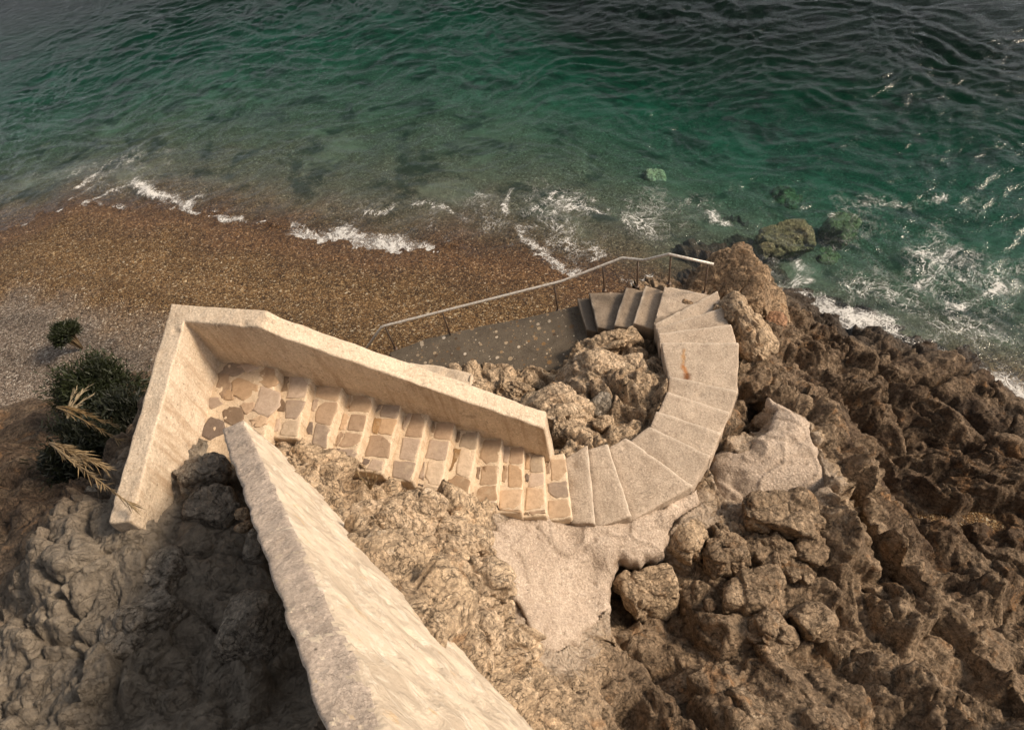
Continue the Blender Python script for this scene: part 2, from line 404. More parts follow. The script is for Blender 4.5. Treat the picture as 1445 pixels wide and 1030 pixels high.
def leaf(name, a, b, tr=.2):
    m, nt, bs, out = mat_new(name); g = NT(nt); t = g.attr('tint', 'Color'); c = g.pos()
    col = g.mix(g.rng(g.noise(c, 3, 3), .35, .65), a, b); col = g.mix(.5, col, t)
    g.l(col, bs.inputs['Base Color']); bs.inputs['Roughness'].default_value = .6
    trn = g.n('ShaderNodeBsdfTranslucent'); g.l(col, trn.inputs[0]); mx = g.n('ShaderNodeMixShader'); mx.inputs[0].default_value = tr
    g.l(bs.outputs[0], mx.inputs[1]); g.l(trn.outputs[0], mx.inputs[2]); g.l(mx.outputs[0], out.inputs[0]); return m
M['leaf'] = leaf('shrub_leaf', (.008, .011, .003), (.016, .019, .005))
M['dryleaf'] = leaf('dry_leaf', (.30, .21, .11), (.20, .13, .06), .15)

# ------------------------------------------------------------------ smooth scattered interpolation
def rbf_fit(xy, vals, eps=.12, lam=.02):
    d = np.sqrt(((xy[:, None] - xy[None]) ** 2).sum(-1) + eps ** 2)
    n = len(xy); A = np.zeros((n + 3, n + 3)); A[:n, :n] = d - lam * np.eye(n)
    Pm = np.c_[np.ones(n), xy]; A[:n, n:] = Pm; A[n:, :n] = Pm.T
    return np.linalg.solve(A, np.r_[vals, np.zeros((3, vals.shape[1]))]), xy, eps
def rbf_eval(fit, q):
    W, xy, eps = fit; out = np.empty((len(q), W.shape[1])); n = len(xy)
    for s in range(0, len(q), 40000):
        qq = q[s:s + 40000]
        d = np.sqrt(((qq[:, None] - xy[None]) ** 2).sum(-1) + eps ** 2)
        out[s:s + 40000] = d @ W[:n] + np.c_[np.ones(len(qq)), qq] @ W[n:]
    return out
def axis(lo, hi, d, far_lo, far_hi, grow=1.25):
    a = list(np.arange(lo, hi + d / 2, d)); s = d
    while a[-1] < far_hi: s *= grow; a.append(a[-1] + s)
    s = d
    while a[0] > far_lo: s *= grow; a.insert(0, a[0] - s)
    return np.array(a)
def grid(xs, ys):
    X, Yy = np.meshgrid(xs, ys); n, m = len(xs), len(ys)
    i = (np.arange(m - 1)[:, None] * n + np.arange(n - 1)[None]).ravel()
    return np.c_[X.ravel(), Yy.ravel()], np.c_[i, i + 1, i + n + 1, i + n]

# ------------------------------------------------------------------ plan of the stairs and paths
Z0, RISE = 5.5, .17
far_px = [(391, 517), (438, 533), (486, 546), (528, 559.5), (565, 573), (604, 586.5), (640, 597), (676, 608.6), (710, 621), (739, 634), (767, 642.6)]
FA = np.array([P(*far_px[i], Z0 - RISE * i) for i in range(11)])
_t = np.arange(11.); _px = np.polyfit(_t, FA[:, 0], 2); _py = np.polyfit(_t, FA[:, 1], 2)
FA[:, 0] = .5 * FA[:, 0] + .5 * np.polyval(_px, _t); FA[:, 1] = np.polyval(_py, _t)
_e = P(798, 648, 3.63); FA = np.vstack([FA, [[_e[0], _e[1], 3.63]]])
ang = [R(a) for a in (-99, -102, -107, -108, -109, -109, -109, -108, -106, -103, -100, -98)]
WID = [.84, .82, .92, .90, .90, .88, .90, 1.0, .90, .86, .80, .80]
NOSE = [(FA[i] - .10 * np.array([math.cos(ang[i]), math.sin(ang[i]), 0]), FA[i] + WID[i] * np.array([math.cos(ang[i]), math.sin(ang[i]), 0])) for i in range(12)]
cornerI = P(310, 512, 5.5)[:2]                                        # inner corner of the parapet
bounds = [((797, 648), (807, 737)), ((829, 627), (840, 738)), ((857, 625), (892, 729)), ((884, 617), (978, 685)), ((916, 601), (1003, 642)),
          ((926, 579), (1018, 610)), ((942, 552), (1030, 581)), ((944, 530), (1042, 551)), ((932, 483), (1043, 483)),
          ((929, 470), (1032, 457)), ((927, 463), (1023, 432)), ((924, 457), (1013, 410))]
slab_z = [3.52, 3.40, 3.27, 3.13, 3.01, 2.89, 2.77, 2.65, 2.49, 2.33, 2.17]
bz = [3.52] + slab_z
BL = [(P(*b[0], z), P(*b[1], z)) for b, z in zip(bounds, bz)]
low = [((922, 457), (938, 403), 2.02), ((893, 456), (911, 402), 1.86), ((866, 459), (883, 405), 1.70), ((843, 462), (831, 413), 1.54), ((827, 466), (814, 421), 1.38)]
LN = [(P(*a, z), P(*b, z)) for a, b, z in low]
ramp_st = [((829, 474), (815, 431), 1.22), ((788, 522), (745, 447), 1.12), ((700, 530), (660, 464), 1.00), ((640, 528), (600, 478), .92), ((560, 522), (548, 498), .84)]
RL = [(P(*a, z), P(*b, z)) for a, b, z in ramp_st]
foot = []                                                             # (quad corners, top z) that rock must stay under
def setz(p, z): return np.array([p[0], p[1], z])

# ------------------------------------------------------------------ ground: beach and sea bed in one sheet
shore_px = [(0, 330), (104, 292), (200, 300), (300, 312), (430, 342), (520, 352), (620, 358), (720, 366), (800, 388), (860, 400)]
SH = np.array([P(a, b, 0)[:2] for a, b in shore_px] + [P(940, 420, 0)[:2], [5.2, 7.0], [8.0, 5.4], [12, 2.6], [30, -8], [160, -90]])
SH = np.vstack([[[-160, 60]], [[-40, 24]], SH])
def shore_d(q):
    """signed distance to the waterline, positive on land"""
    best = np.full(len(q), 1e9); sgn = np.ones(len(q))
    for a, b in zip(SH[:-1], SH[1:]):
        ab = b - a; t = np.clip(((q - a) @ ab) / (ab @ ab), 0, 1); d = q - (a + t[:, None] * ab)
        dd = np.hypot(d[:, 0], d[:, 1]); cr = ab[0] * (q[:, 1] - a[1]) - ab[1] * (q[:, 0] - a[0])
        m = dd < best; best = np.where(m, dd, best); sgn = np.where(m, np.where(cr < 0, 1, -1), sgn)
    return best * sgn
def ground_z(q):
    d = shore_d(q); p3 = np.c_[q, np.zeros(len(q))]
    wob = .25 * fbm(p3 * .35, 3, 5)
    dl = np.maximum(d, 0)
    z = np.where(d > 0, .17 * np.minimum(dl, 4.5) + .13 * np.maximum(dl - 4.5, 0), 0)
    z = z + .09 * np.exp(-((d - 3.0 - 1.5 * wob) / .55) ** 2) - .05 * np.exp(-((d - 4.1 - 1.5 * wob) / .5) ** 2) + .06 * np.exp(-((d - 5.4 - wob) / .5) ** 2)
    ds = np.maximum(-d, 0); right = sstep(0, 9, q[:, 0])
    slope = .13 + .13 * right
    dep = slope * ds + .010 * ds ** 1.6
    z = z - np.minimum(dep, 7 + .02 * ds)
    z = z + np.where(d < -.3, 1, .25) * .10 * fbm(p3 * .7, 3, 15)
    z = z - .0035 * np.clip(d - 14, 0, 60)                            # inland it stays under the cliff
    return np.minimum(z, 2.6)
gxs = axis(-16, 14, .055, -420, 420, 1.28); gys = axis(1, 30, .055, -300, 520, 1.28)
gq, gf = grid(gxs, gys); gz = ground_z(gq); gd = shore_d(gq)
nearm = (np.abs(gq[:, 0]) < 18) & (gq[:, 1] > 0) & (gq[:, 1] < 32)
g3 = np.c_[gq, gz]
gz = gz + np.where(nearm, .018 * fbm(g3 * 5, 3, 33), 0)
def ground_mat():
    m, nt, bs, _ = mat_new('pebbles'); g = NT(nt); c = g.pos()
    wd = g.attr('land')
    warp = g.n('ShaderNodeVectorMath', operation='ADD'); g.l(c, warp.inputs[0])
    nz = g.n('ShaderNodeTexNoise'); nz.inputs['Scale'].default_value = 12; g.l(c, nz.inputs['Vector'])
    sc = g.n('ShaderNodeVectorMath', operation='SCALE'); g.l(nz.outputs['Color'], sc.inputs[0]); sc.inputs['Scale'].default_value = .05; g.l(sc.outputs[0], warp.inputs[1])
    v = warp.outputs[0]
    c1 = g.vor(v, 22, 'F1', 'Color'); d1 = g.vor(v, 22); c2 = g.vor(v, 46, 'F1', 'Color'); d2 = g.vor(v, 46)
    s1 = g.n('ShaderNodeSeparateColor'); g.l(c1, s1.inputs[0]); s2 = g.n('ShaderNodeSeparateColor'); g.l(c2, s2.inputs[0])
    big = g.math('GREATER_THAN', s1.outputs[1], .72)
    r = g.mix(big, s2.outputs[0], s1.outputs[0])
    warm = g.ramp(r, [(0, (.040, .021, .009)), (.35, (.105, .056, .022)), (.62, (.20, .112, .044)), (.85, (.32, .195, .085)), (.95, (.50, .37, .21)), (1, (.62, .53, .39))])
    gray = g.ramp(r, [(0, (.05, .037, .028)), (.4, (.15, .112, .082)), (.7, (.25, .195, .15)), (.9, (.36, .30, .24)), (1, (.6, .54, .46))])
    n1 = g.noise(c, .55, 4, .6, .3)
    dry = g.rng(g.math('ADD', wd, g.rng(n1, .3, .7, -1.0, 1.0)), 3.3, 4.7)
    col = g.mix(dry, warm, gray)
    bv = g.n('ShaderNodeCombineXYZ'); g.l(g.math('ADD', g.math('MULTIPLY', wd, 1.15), g.math('MULTIPLY', n1, 2.2)), bv.inputs[0]); g.l(g.math('MULTIPLY', n1, .5), bv.inputs[1])
    band = g.rng(g.noise(bv.outputs[0], 1.0, 3, .6), .32, .68, .62, 1.22); col = g.mix(1.0, col, band, 'MULTIPLY')
    sea = g.ramp(r, [(0, (.07, .055, .035)), (.5, (.17, .14, .10)), (.85, (.28, .25, .19)), (1, (.46, .42, .34))])
    n2 = g.noise(c, .45, 5, .6, .6)
    sea = g.mix(g.rng(n2, .52, .68), sea, (.27, .27, .21))
    sea = g.mix(g.rng(g.noise(c, .8, 5, .65, .5), .52, .62, 0, .85), sea, (.035, .042, .026))
    col = g.mix(g.rng(wd, -.4, -2.0), col, sea)
    wet = g.rng(g.math('ADD', wd, g.rng(n1, .3, .7, -.5, .5)), 1.4, .35)
    col = g.mix(g.math('MULTIPLY', wet, .75), col, g.mix(1.0, col, (.62, .50, .45), 'MULTIPLY'))
    g.l(col, bs.inputs['Base Color']); g.l(g.rng(wet, 0, 1, .75, .42), bs.inputs['Roughness']); bs.inputs['Specular IOR Level'].default_value = .3
    hb = g.math('ADD', g.math('MULTIPLY', g.math('MULTIPLY', g.math('SUBTRACT', .5, d1), big), 1.3), g.math('SUBTRACT', .5, d2))
    b = g.bump(hb, .9, .035); b = g.bump(g.noise(c, 3.5, 4, .6), .4, .08, b); g.l(b, bs.inputs['Normal']); return m
M['ground'] = ground_mat()
tag(mesh_obj('ground', np.c_[gq, gz], gf, M['ground'], attrs={'land': np.clip(gd, -60, 60)}), kind='structure')

# ------------------------------------------------------------------ cliff: control points (direction px, py; height; paleness; cement; grayness)
T = []
def t(z, pale, cem, gray, *pts):
    for p in pts:
        q = P(p[0], p[1], p[2] if len(p) > 2 else z); T.append((q[0], q[1], q[2], pale, cem, gray))
def tw(x, y, z, pale=.5, cem=0, gray=0): T.append((x, y, z, pale, cem, gray))
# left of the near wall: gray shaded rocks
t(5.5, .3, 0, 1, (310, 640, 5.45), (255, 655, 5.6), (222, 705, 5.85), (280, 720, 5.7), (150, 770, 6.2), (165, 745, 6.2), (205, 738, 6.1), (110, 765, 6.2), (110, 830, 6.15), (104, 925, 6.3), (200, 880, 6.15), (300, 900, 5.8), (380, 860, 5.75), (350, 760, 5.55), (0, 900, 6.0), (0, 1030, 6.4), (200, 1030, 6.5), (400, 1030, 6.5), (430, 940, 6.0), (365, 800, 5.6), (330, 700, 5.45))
# between the near wall and the stairs: pale pitted rock
t(5, 1, .1, 0, (400, 618, 5.66), (428, 640, 5.60), (455, 664, 5.48), (405, 640, 5.62), (440, 668, 5.55), (450, 700, 5.6), (540, 815, 6.05), (625, 915, 6.5), (482, 690, 5.28), (520, 680, 4.98), (560, 715, 5.05), (610, 720, 4.75), (640, 740, 4.75), (600, 790, 5.3), (660, 790, 4.8), (560, 770, 5.45), (620, 850, 5.6), (680, 890, 5.0), (672, 742, 4.5), (690, 722, 4.25), (682, 775, 4.45), (695, 856, 4.2), (722, 905, 4.4), (690, 800, 4.3), (500, 730, 5.5), (700, 1030, 6.0), (640, 970, 6.4), (720, 960, 5.0))
t(3.9, .6, 0, 0, (690, 824, 3.6))
# cement apron under the stairs
t(3.6, 1, 1, 0, (800, 748, 3.5), (850, 745, 3.42), (900, 738, 3.3), (935, 745, 3.1), (740, 745, 3.72), (712, 770, 3.9), (760, 800, 3.68), (700, 735, 4.0), (850, 830, 3.3), (857, 850, 3.2), (780, 875, 3.75), (740, 895, 4.1), (790, 922, 3.75), (720, 830, 4.0), (945, 765, 2.9), (975, 715, 3.0), (810, 780, 3.5))
# drop below the apron, brown boulder field
t(2.8, .36, 0, 0, (905, 895, 2.55), (850, 915, 2.75), (882, 865, 2.5), (900, 800, 2.7), (870, 830, 2.7), (880, 960, 3.0), (900, 1030, 3.5), (985, 870, 2.6), (1000, 800, 2.6), (1060, 850, 2.75), (1100, 900, 2.95), (1150, 820, 2.65), (1200, 880, 2.6), (1185, 780, 2.5), (1000, 920, 2.95), (1100, 1030, 3.7), (1300, 1030, 3.2), (1445, 1030, 2.9), (1000, 1030, 3.6), (1050, 780, 2.7))
t(2.3, .42, 0, 0, (1250, 760, 2.35), (1212, 700, 2.3), (1168, 640, 2.4), (1290, 815, 2.3), (1338, 880, 2.25), (1445, 960, 2.2), (1150, 585, 2.3), (1230, 830, 2.45), (1300, 900, 2.5))
t(1.1, .14, 0, 0, (1245, 650, 1.25), (1300, 720, 1.05), (1340, 780, 1.1), (1205, 590, 1.45), (1445, 800, 1.0), (1445, 650, .6), (1290, 780, 1.5), (1210, 640, 1.7))
t(.8, .16, 0, 0, (1130, 492, 1.1), (1200, 505, .95), (1270, 530, .75), (1340, 570, .65), (1300, 620, .9), (1160, 540, 1.5), (1112, 520, 1.6), (1100, 475, .9), (1150, 470, .55), (1210, 468, .45), (1260, 482, .4), (1320, 512, .3), (1400, 550, .3), (1445, 580, .25))
t(-1, .10, 0, 0, (1180, 440, -.5), (1240, 452, -.35), (1290, 470, -.4), (1340, 492, -.4), (1150, 452, .0), (1300, 430, -1.3), (1400, 500, -.7), (1200, 400, -1.5), (1445, 450, -2.2), (1300, 350, -3), (1130, 380, -1.6), (1445, 520, -.8))
# cement cap with the hole, beside the path
t(2.65, .9, 1, 0, (1090, 575, 2.6), (1100, 600, 2.68), (1110, 640, 2.68), (1040, 655, 2.6), (1140, 625, 2.62), (1152, 670, 2.58), (1085, 660, 2.66), (1040, 690, 2.5), (1120, 690, 2.6), (1015, 665, 2.52), (1080, 630, 2.68))
t(1.7, .25, 0, 0, (1066, 598, 1.65), (1048, 622, 1.8), (1060, 575, 1.95), (1040, 600, 2.1))
t(2.2, .35, 0, 0, (1062, 530, 2.05), (1030, 605, 2.35), (1004, 650, 2.5), (1095, 545, 2.0), (1062, 500, 1.7), (990, 690, 2.65), (1070, 490, 1.4))
# headland under the rail end
t(1.4, .45, 0, 0, (980, 425, 1.55), (1020, 405, 1.5), (1055, 380, 1.1), (1085, 420, .8), (1060, 470, 1.3), (960, 400, 1.3), (930, 395, .2), (745, 432, -.4), (660, 450, -.4), (600, 465, -.3), (810, 415, -.6), (850, 395, -.7), (890, 390, -.7))
t(-.7, .2, 0, 0, (1078, 335, -.9), (955, 345, -.7), (1120, 400, -.9), (915, 380, -.7), (1030, 320, -1.2), (1000, 330, -.9), (870, 380, -1.0), (1100, 360, -1.1))
# hollow between wall, ramp and path
t(2.2, .8, .15, 0, (928, 520, 2.0), (905, 550, 2.2), (880, 585, 2.6), (850, 560, 2.3), (830, 600, 3.0), (803, 632, 3.3), (785, 605, 2.95), (760, 575, 2.6), (722, 560, 2.3), (700, 540, 1.9), (820, 510, 1.9), (880, 475, 1.95), (912, 485, 1.9), (790, 525, 1.4), (765, 530, 1.35), (690, 528, 1.25), (655, 535, 1.35), (900, 520, 2.0), (905, 580, 2.75), (860, 610, 2.95), (845, 480, 1.75), (815, 485, 1.4))
# seaward foot of the parapet, hidden from the photograph's side
for k, (s, z) in enumerate(((-.6, 4.6), (0, 4.4), (.8, 4.1), (1.6, 3.7), (2.4, 3.2), (3.2, 2.9))):
    a = np.array([-3.2, 5.75]) + s * np.array([.94, -.34]); tw(*a, z, .7); b = a + np.array([.2, .6]); tw(*b, max(1.2, z - 1.6), .5); b = a + np.array([.4, 1.5]); tw(*b, .9, .4)
for (x, y) in ((-2.9, 4.9), (-2.4, 4.6), (-3.1, 4.2)): tw(x, y, 5.2, .6)
# slope left of the end wall
t(3, .05, 0, .1, (110, 715, 5.0), (150, 665, 4.0), (120, 660, 3.6), (190, 590, 2.0), (150, 560, 1.5), (110, 600, 2.2), (110, 510, .5), (190, 520, .3), (230, 470, .0), (330, 470, .2), (0, 600, 1.8), (0, 700, 3.8), (0, 480, .2), (-120, 700, 3.2), (-150, 850, 5))
# behind and below the camera
for (x, y, z) in ((0, -1.6, 9.9), (-1.2, -1.2, 9.6), (1.2, -1.6, 9.6), (0, -.75, 8.2), (1.0, -.6, 6.8), (-.9, -.2, 8.0), (0.2, .1, 6.0), (1.2, .3, 4.6), (2.6, -.6, 5.0), (4, -1.2, 4.8), (-2.2, 0, 8.0), (-3.6, 0, 7.6), (-6, -1, 7.8), (-3, -3, 9.9), (3, -4, 9.7), (0, -6, 10.3), (8, -4, 7.5), (12, -3, 5), (-9, -2, 7.5), (-12, 0, 7), (-14, 4, 4.5), (-14, 8, 1.2), (-10, 6, 3.4), (14, -1, 2), (10, 2, 1.2), (11, 4, -1), (0, -14, 12), (-14, -14, 12), (14, -14, 10)): tw(x, y, z, .5, 0, .3)
T = np.array(T); fit = rbf_fit(T[:, :2], T[:, 2:])
cxs = axis(-5.4, 8.3, .021, -16, 15, 1.12); cys = axis(.4, 9.3, .021, -15, 12, 1.12)
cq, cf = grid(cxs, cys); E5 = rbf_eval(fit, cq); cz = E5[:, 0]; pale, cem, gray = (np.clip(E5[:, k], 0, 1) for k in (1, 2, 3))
nx, ny = len(cxs), len(cys); Zg = cz.reshape(ny, nx)
# keep the base under stairs and paths
def inside_quad(q, quad):
    s = np.ones(len(q), bool); area = 0
    k = len(quad)
    for i in range(k): area += quad[i][0] * quad[(i + 1) % k][1] - quad[(i + 1) % k][0] * quad[i][1]
    for i in range(k):
        a, b = quad[i][:2], quad[(i + 1) % k][:2]
        s &= ((b[0] - a[0]) * (q[:, 1] - a[1]) - (b[1] - a[1]) * (q[:, 0] - a[0])) * np.sign(area) >= -.004
    return s
caps = []
for i in range(11): caps.append(([NOSE[i][0], NOSE[i + 1][0], NOSE[i + 1][0] + (NOSE[i + 1][1] - NOSE[i + 1][0]) * .93, NOSE[i][0] + (NOSE[i][1] - NOSE[i][0]) * .93], Z0 - RISE * (i + 1)))
for i in range(11): caps.append(([BL[i][0], BL[i + 1][0], BL[i + 1][1], BL[i][1]], slab_z[i]))
landing_quad = [BL[11][0], BL[11][1], P(993, 414, 2.02), LN[0][1], LN[0][0]]
caps.append((landing_quad, 2.02))
for i in range(4): caps.append(([LN[i][0], LN[i][1], LN[i + 1][1], LN[i + 1][0]], low[i + 1][2]))
for i in range(4): caps.append(([RL[i][0], RL[i][1], RL[i + 1][1], RL[i + 1][0]], ramp_st[i][2] - .08))
gy, gx = np.gradient(Zg, cys, cxs); nrm = np.stack([-gx, -gy, np.ones_like(gx)], -1).reshape(-1, 3); nrm /= np.linalg.norm(nrm, axis=1, keepdims=True)
for pl, amp_, wl_, wr_ in (([(1160, 560, 2.2), (1185, 640, 2.35), (1240, 740, 2.3), (1290, 815, 2.25), (1335, 872, 2.2), (1400, 960, 2.2)], .30, .22, .7), ([(1166, 690, 2.5), (1200, 775, 2.5), (1215, 860, 2.55), (1262, 930, 2.6), (1330, 1030, 2.9)], .34, .55, .16),
                          ([(1200, 700, 2.2), (1235, 790, 2.2), (1290, 880, 2.2)], -.28, .2, .2), ([(1130, 500, 1.2), (1200, 560, 1.4), (1290, 640, 1.0), (1400, 720, .8)], -.25, .25, .25), ([(1150, 480, .7), (1230, 520, .8), (1330, 600, .7), (1445, 690, .5)], .22, .3, .3),
                          ([(985, 880, 2.7), (1050, 900, 2.9), (1110, 960, 3.1)], .2, .2, .3), ([(1240, 640, 1.2), (1300, 740, 1.0), (1345, 800, 1.0)], -.3, .3, .3)):
    W3 = np.array([P(*p) for p in pl])[:, :2]; best = np.full(len(cq), 9.); sg = np.ones(len(cq)); wq = cq + .10 * np.c_[fbm(np.c_[cq, cz] * 1.7, 3, 401), fbm(np.c_[cq, cz] * 1.7, 3, 402)]
    for a, b in zip(W3[:-1], W3[1:]):
        ab = b - a; tt = np.clip(((wq - a) @ ab) / (ab @ ab), 0, 1); d = wq - a - tt[:, None] * ab; dd = np.hypot(d[:, 0], d[:, 1]); m = dd < best
        best = np.where(m, dd, best); sg = np.where(m, np.sign(ab[0] * d[:, 1] - ab[1] * d[:, 0]), sg)
    cz = cz + amp_ * np.clip(1 - best / np.where(sg > 0, wr_, wl_), 0, 1)
V = np.c_[cq, cz]
rel = rock_relief(V, 1.0, 4)
amp = (.30 + .75 * (1 - sstep(.3, .8, cem))) * (1 - .25 * gray)
amp *= np.where(cem > .6, .55, 1)
fine = .012 * fbm(V * 22, 3, 77)
pit = worley(V * 7.5, 66)[0]; pitd = -.09 * sstep(.36, .08, pit) * sstep(.5, .9, pale) * (1 - sstep(.4, .7, cem))
V = V + nrm * (rel * amp + fine + pitd)[:, None]
for quad, z in caps:
    ins = inside_quad(V[:, :2], quad); V[ins, 2] = np.minimum(V[ins, 2], z - .10)
# cement sheets poured over the rock: outline (px, py, z) and a few inner heights
DR = {
 'apron': ([(697, 738, 4.02), (730, 728, 3.85), (772, 722, 3.70), (806, 736, 3.50), (838, 737, 3.42), (890, 729, 3.28), (940, 708, 3.20), (980, 690, 3.05), (992, 705, 2.98), (965, 728, 3.0), (942, 750, 3.02), (936, 775, 3.02), (900, 790, 3.14), (872, 788, 3.24), (858, 806, 3.24), (858, 850, 3.16), (838, 878, 3.30), (812, 900, 3.52), (786, 922, 3.75), (768, 918, 3.86), (752, 892, 4.0), (738, 866, 4.0), (716, 838, 4.02), (706, 808, 4.05), (690, 782, 4.15), (686, 758, 4.15)],
           [(760, 800, 3.66), (800, 750, 3.46), (850, 748, 3.38), (900, 750, 3.22), (810, 782, 3.44), (850, 775, 3.36), (880, 772, 3.26), (840, 800, 3.26), (800, 840, 3.42), (770, 850, 3.66), (740, 780, 3.82), (790, 890, 3.70), (830, 850, 3.24)]),
 'cap': ([(1086, 562, 2.55), (1098, 570, 2.6), (1120, 582, 2.62), (1142, 596, 2.6), (1150, 622, 2.6), (1160, 655, 2.56), (1166, 690, 2.52), (1140, 706, 2.52), (1095, 704, 2.52), (1050, 708, 2.46), (1022, 706, 2.45), (1010, 684, 2.5), (1003, 658, 2.52), (1006, 640, 2.54), (1022, 632, 2.58), (1040, 637, 2.62), (1056, 635, 2.62), (1064, 622, 2.64), (1080, 610, 2.64), (1090, 596, 2.62), (1091, 580, 2.58), (1084, 568, 2.52)],
         [(1110, 640, 2.70), (1085, 660, 2.68), (1050, 660, 2.64), (1120, 610, 2.68), (1130, 670, 2.62)]),
}
def in_poly(q, poly):
    ins = np.zeros(len(q), bool); k = len(poly)
    for a in range(k):
        (x0, y0), (x1, y1) = poly[a], poly[(a + 1) % k]
        ins ^= ((y0 > q[:, 1]) != (y1 > q[:, 1])) & (q[:, 0] < (x1 - x0) * (q[:, 1] - y0) / (y1 - y0 + 1e-12) + x0)
    return ins
ins = in_poly(V[:, :2], np.array([p_[:2] for p_ in landing_quad])); V[ins, 2] = np.minimum(V[ins, 2], 1.9)
sea_side = [RL[4][1][:2], RL[3][1][:2], RL[2][1][:2], RL[1][1][:2], RL[0][1][:2], LN[4][1][:2], LN[3][1][:2], LN[2][1][:2], LN[1][1][:2], LN[1][1][:2] + np.array([.3, 2.2]), np.array([-4.0, 11.5])]
ins = in_poly(V[:, :2], np.array(sea_side)); V[ins, 2] = -6
DRF = {}
for k_, (ol, inn) in DR.items():
    O3 = np.array([P(*p) for p in ol]); I3 = np.array([P(*p) for p in inn]); A3 = np.vstack([O3, I3])
    DRF[k_] = (O3, rbf_fit(A3[:, :2], A3[:, 2:3], .1, .01))
    ins = in_poly(V[:, :2], O3[:, :2]); V[ins, 2] = np.minimum(V[ins, 2], rbf_eval(DRF[k_][1], V[ins, :2])[:, 0] - .10)
# landing stays clear
wl = np.array([.94, -.34])
CL = [np.array([cornerI[0], cornerI[1]]), FA[0][:2], NOSE[0][1][:2] * .9 + FA[0][:2] * .1, np.array([-3.42, 4.12])]
ins = inside_quad(V[:, :2], CL); V[ins, 2] = np.minimum(V[ins, 2], 5.38)
gzv = ground_z(V[:, :2])
keep_v = V[:, 2] > np.maximum(gzv - .7, -3.5)
kf = keep_v[cf].all(1); used = np.unique(cf[kf]); remap = np.full(len(V), -1); remap[used] = np.arange(len(used))
wet = sstep(.62, .12, V[:, 2] + .12 * fbm(V * 1.5, 3, 555)) * sstep(-13, -2, V[:, 0])
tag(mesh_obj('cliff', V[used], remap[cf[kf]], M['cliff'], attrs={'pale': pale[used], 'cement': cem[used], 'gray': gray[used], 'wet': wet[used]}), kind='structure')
cliffV = V.reshape(ny, nx, 3)
def cliff_z(x, y):
    j = np.clip(np.searchsorted(cxs, x), 0, nx - 1); i = np.clip(np.searchsorted(cys, y), 0, ny - 1); return cliffV[i, j, 2]

# ------------------------------------------------------------------ sea
foam_lines = [  # pixel polyline, half width px, strength
    ([(0, 330), (60, 310), (104, 292), (150, 272), (188, 259)], 3, .8), ([(188, 258), (225, 272), (245, 284), (258, 291), (272, 281), (283, 272)], 7, 1.15),
    ([(270, 286), (272, 296), (300, 303), (322, 309), (345, 309)], 6, 1.1), ([(104, 265), (130, 245), (150, 232), (168, 219)], 4, .75), ([(104, 280), (135, 255), (160, 245)], 3, .55),
    ([(120, 290), (145, 285), (170, 296)], 6, .6), ([(200, 307), (225, 302), (240, 294)], 3, .7), ([(365, 314), (400, 316), (430, 320)], 4, .75), ([(385, 334), (400, 336)], 4, .8),
    ([(412, 340), (450, 336), (475, 330), (490, 338), (520, 343), (560, 350), (595, 355), (622, 362)], 13, 1.05), ([(440, 352), (490, 357), (530, 350)], 9, .9),
    ([(735, 318), (738, 335), (748, 347), (765, 352), (785, 372), (800, 387), (815, 388)], 6, .95), ([(725, 268), (718, 280), (716, 300)], 5, .8), ([(755, 295), (775, 275)], 5, .75), ([(732, 320), (757, 318)], 4, .9),
    ([(795, 297), (825, 293), (870, 300), (900, 312)], 5, .75), ([(835, 355), (850, 357), (830, 365)], 4, .8), ([(860, 290), (880, 308), (900, 318)], 4, .7), ([(885, 395), (900, 405)], 4, .7),
    ([(1005, 296), (1018, 312), (1035, 320)], 5, .8), ([(1105, 415), (1140, 424), (1160, 432), (1185, 446), (1205, 450), (1235, 452), (1262, 466)], 10, 1.25), ([(1120, 448), (1150, 450), (1185, 452), (1215, 460)], 8, 1.2),
    ([(1125, 372), (1140, 390), (1128, 398)], 9, .85), ([(1240, 400), (1265, 420), (1250, 440)], 6, .7), ([(1290, 400), (1310, 390), (1325, 370), (1345, 350)], 8, .75), ([(1305, 500), (1345, 505), (1400, 530), (1445, 556)], 9, 1.0),
    ([(1275, 470), (1310, 488), (1350, 500)], 6, .8), ([(1180, 300), (1230, 288), (1290, 285), (1340, 280)], 6, .5), ([(1350, 430), (1445, 400)], 10, .7), ([(520, 302), (545, 300), (555, 285)], 4, .6), ([(580, 288), (600, 283), (640, 296)], 5, .55), ([(945, 420), (925, 405), (915, 395)], 8, .8)]
foam_fields = [((690, 300), (120, 40), .40), ((850, 310), (130, 55), .46), ((560, 300), (120, 35), .30), ((1270, 370), (120, 70), .44), ((1150, 380), (70, 60), .36), ((170, 240), (120, 45), .32), ((1000, 310), (60, 40), .30), ((1400, 420), (110, 120), .42), ((300, 280), (150, 30), .22), ((1200, 290), (140, 25), .27)]
sxs = axis(-15, 14.5, .06, -420, 420, 1.28); sys_ = axis(5.2, 30, .06, -80, 520, 1.28)
sq, sf = grid(sxs, sys_)
p3 = np.c_[sq, np.zeros(len(sq))]
fade = 1 / (1 + np.maximum(0, np.hypot(sq[:, 0], sq[:, 1] - 14) - 17) * .4)
dsh = -shore_d(sq)
def rot(q, a): c, s = math.cos(a), math.sin(a); return np.c_[q[:, 0] * c + q[:, 1] * s, -q[:, 0] * s + q[:, 1] * c, np.zeros(len(q))]
h = np.zeros(len(sq))
wrp = np.c_[fbm(p3 * .22, 2, 301), fbm(p3 * .22, 2, 302)] * 1.6
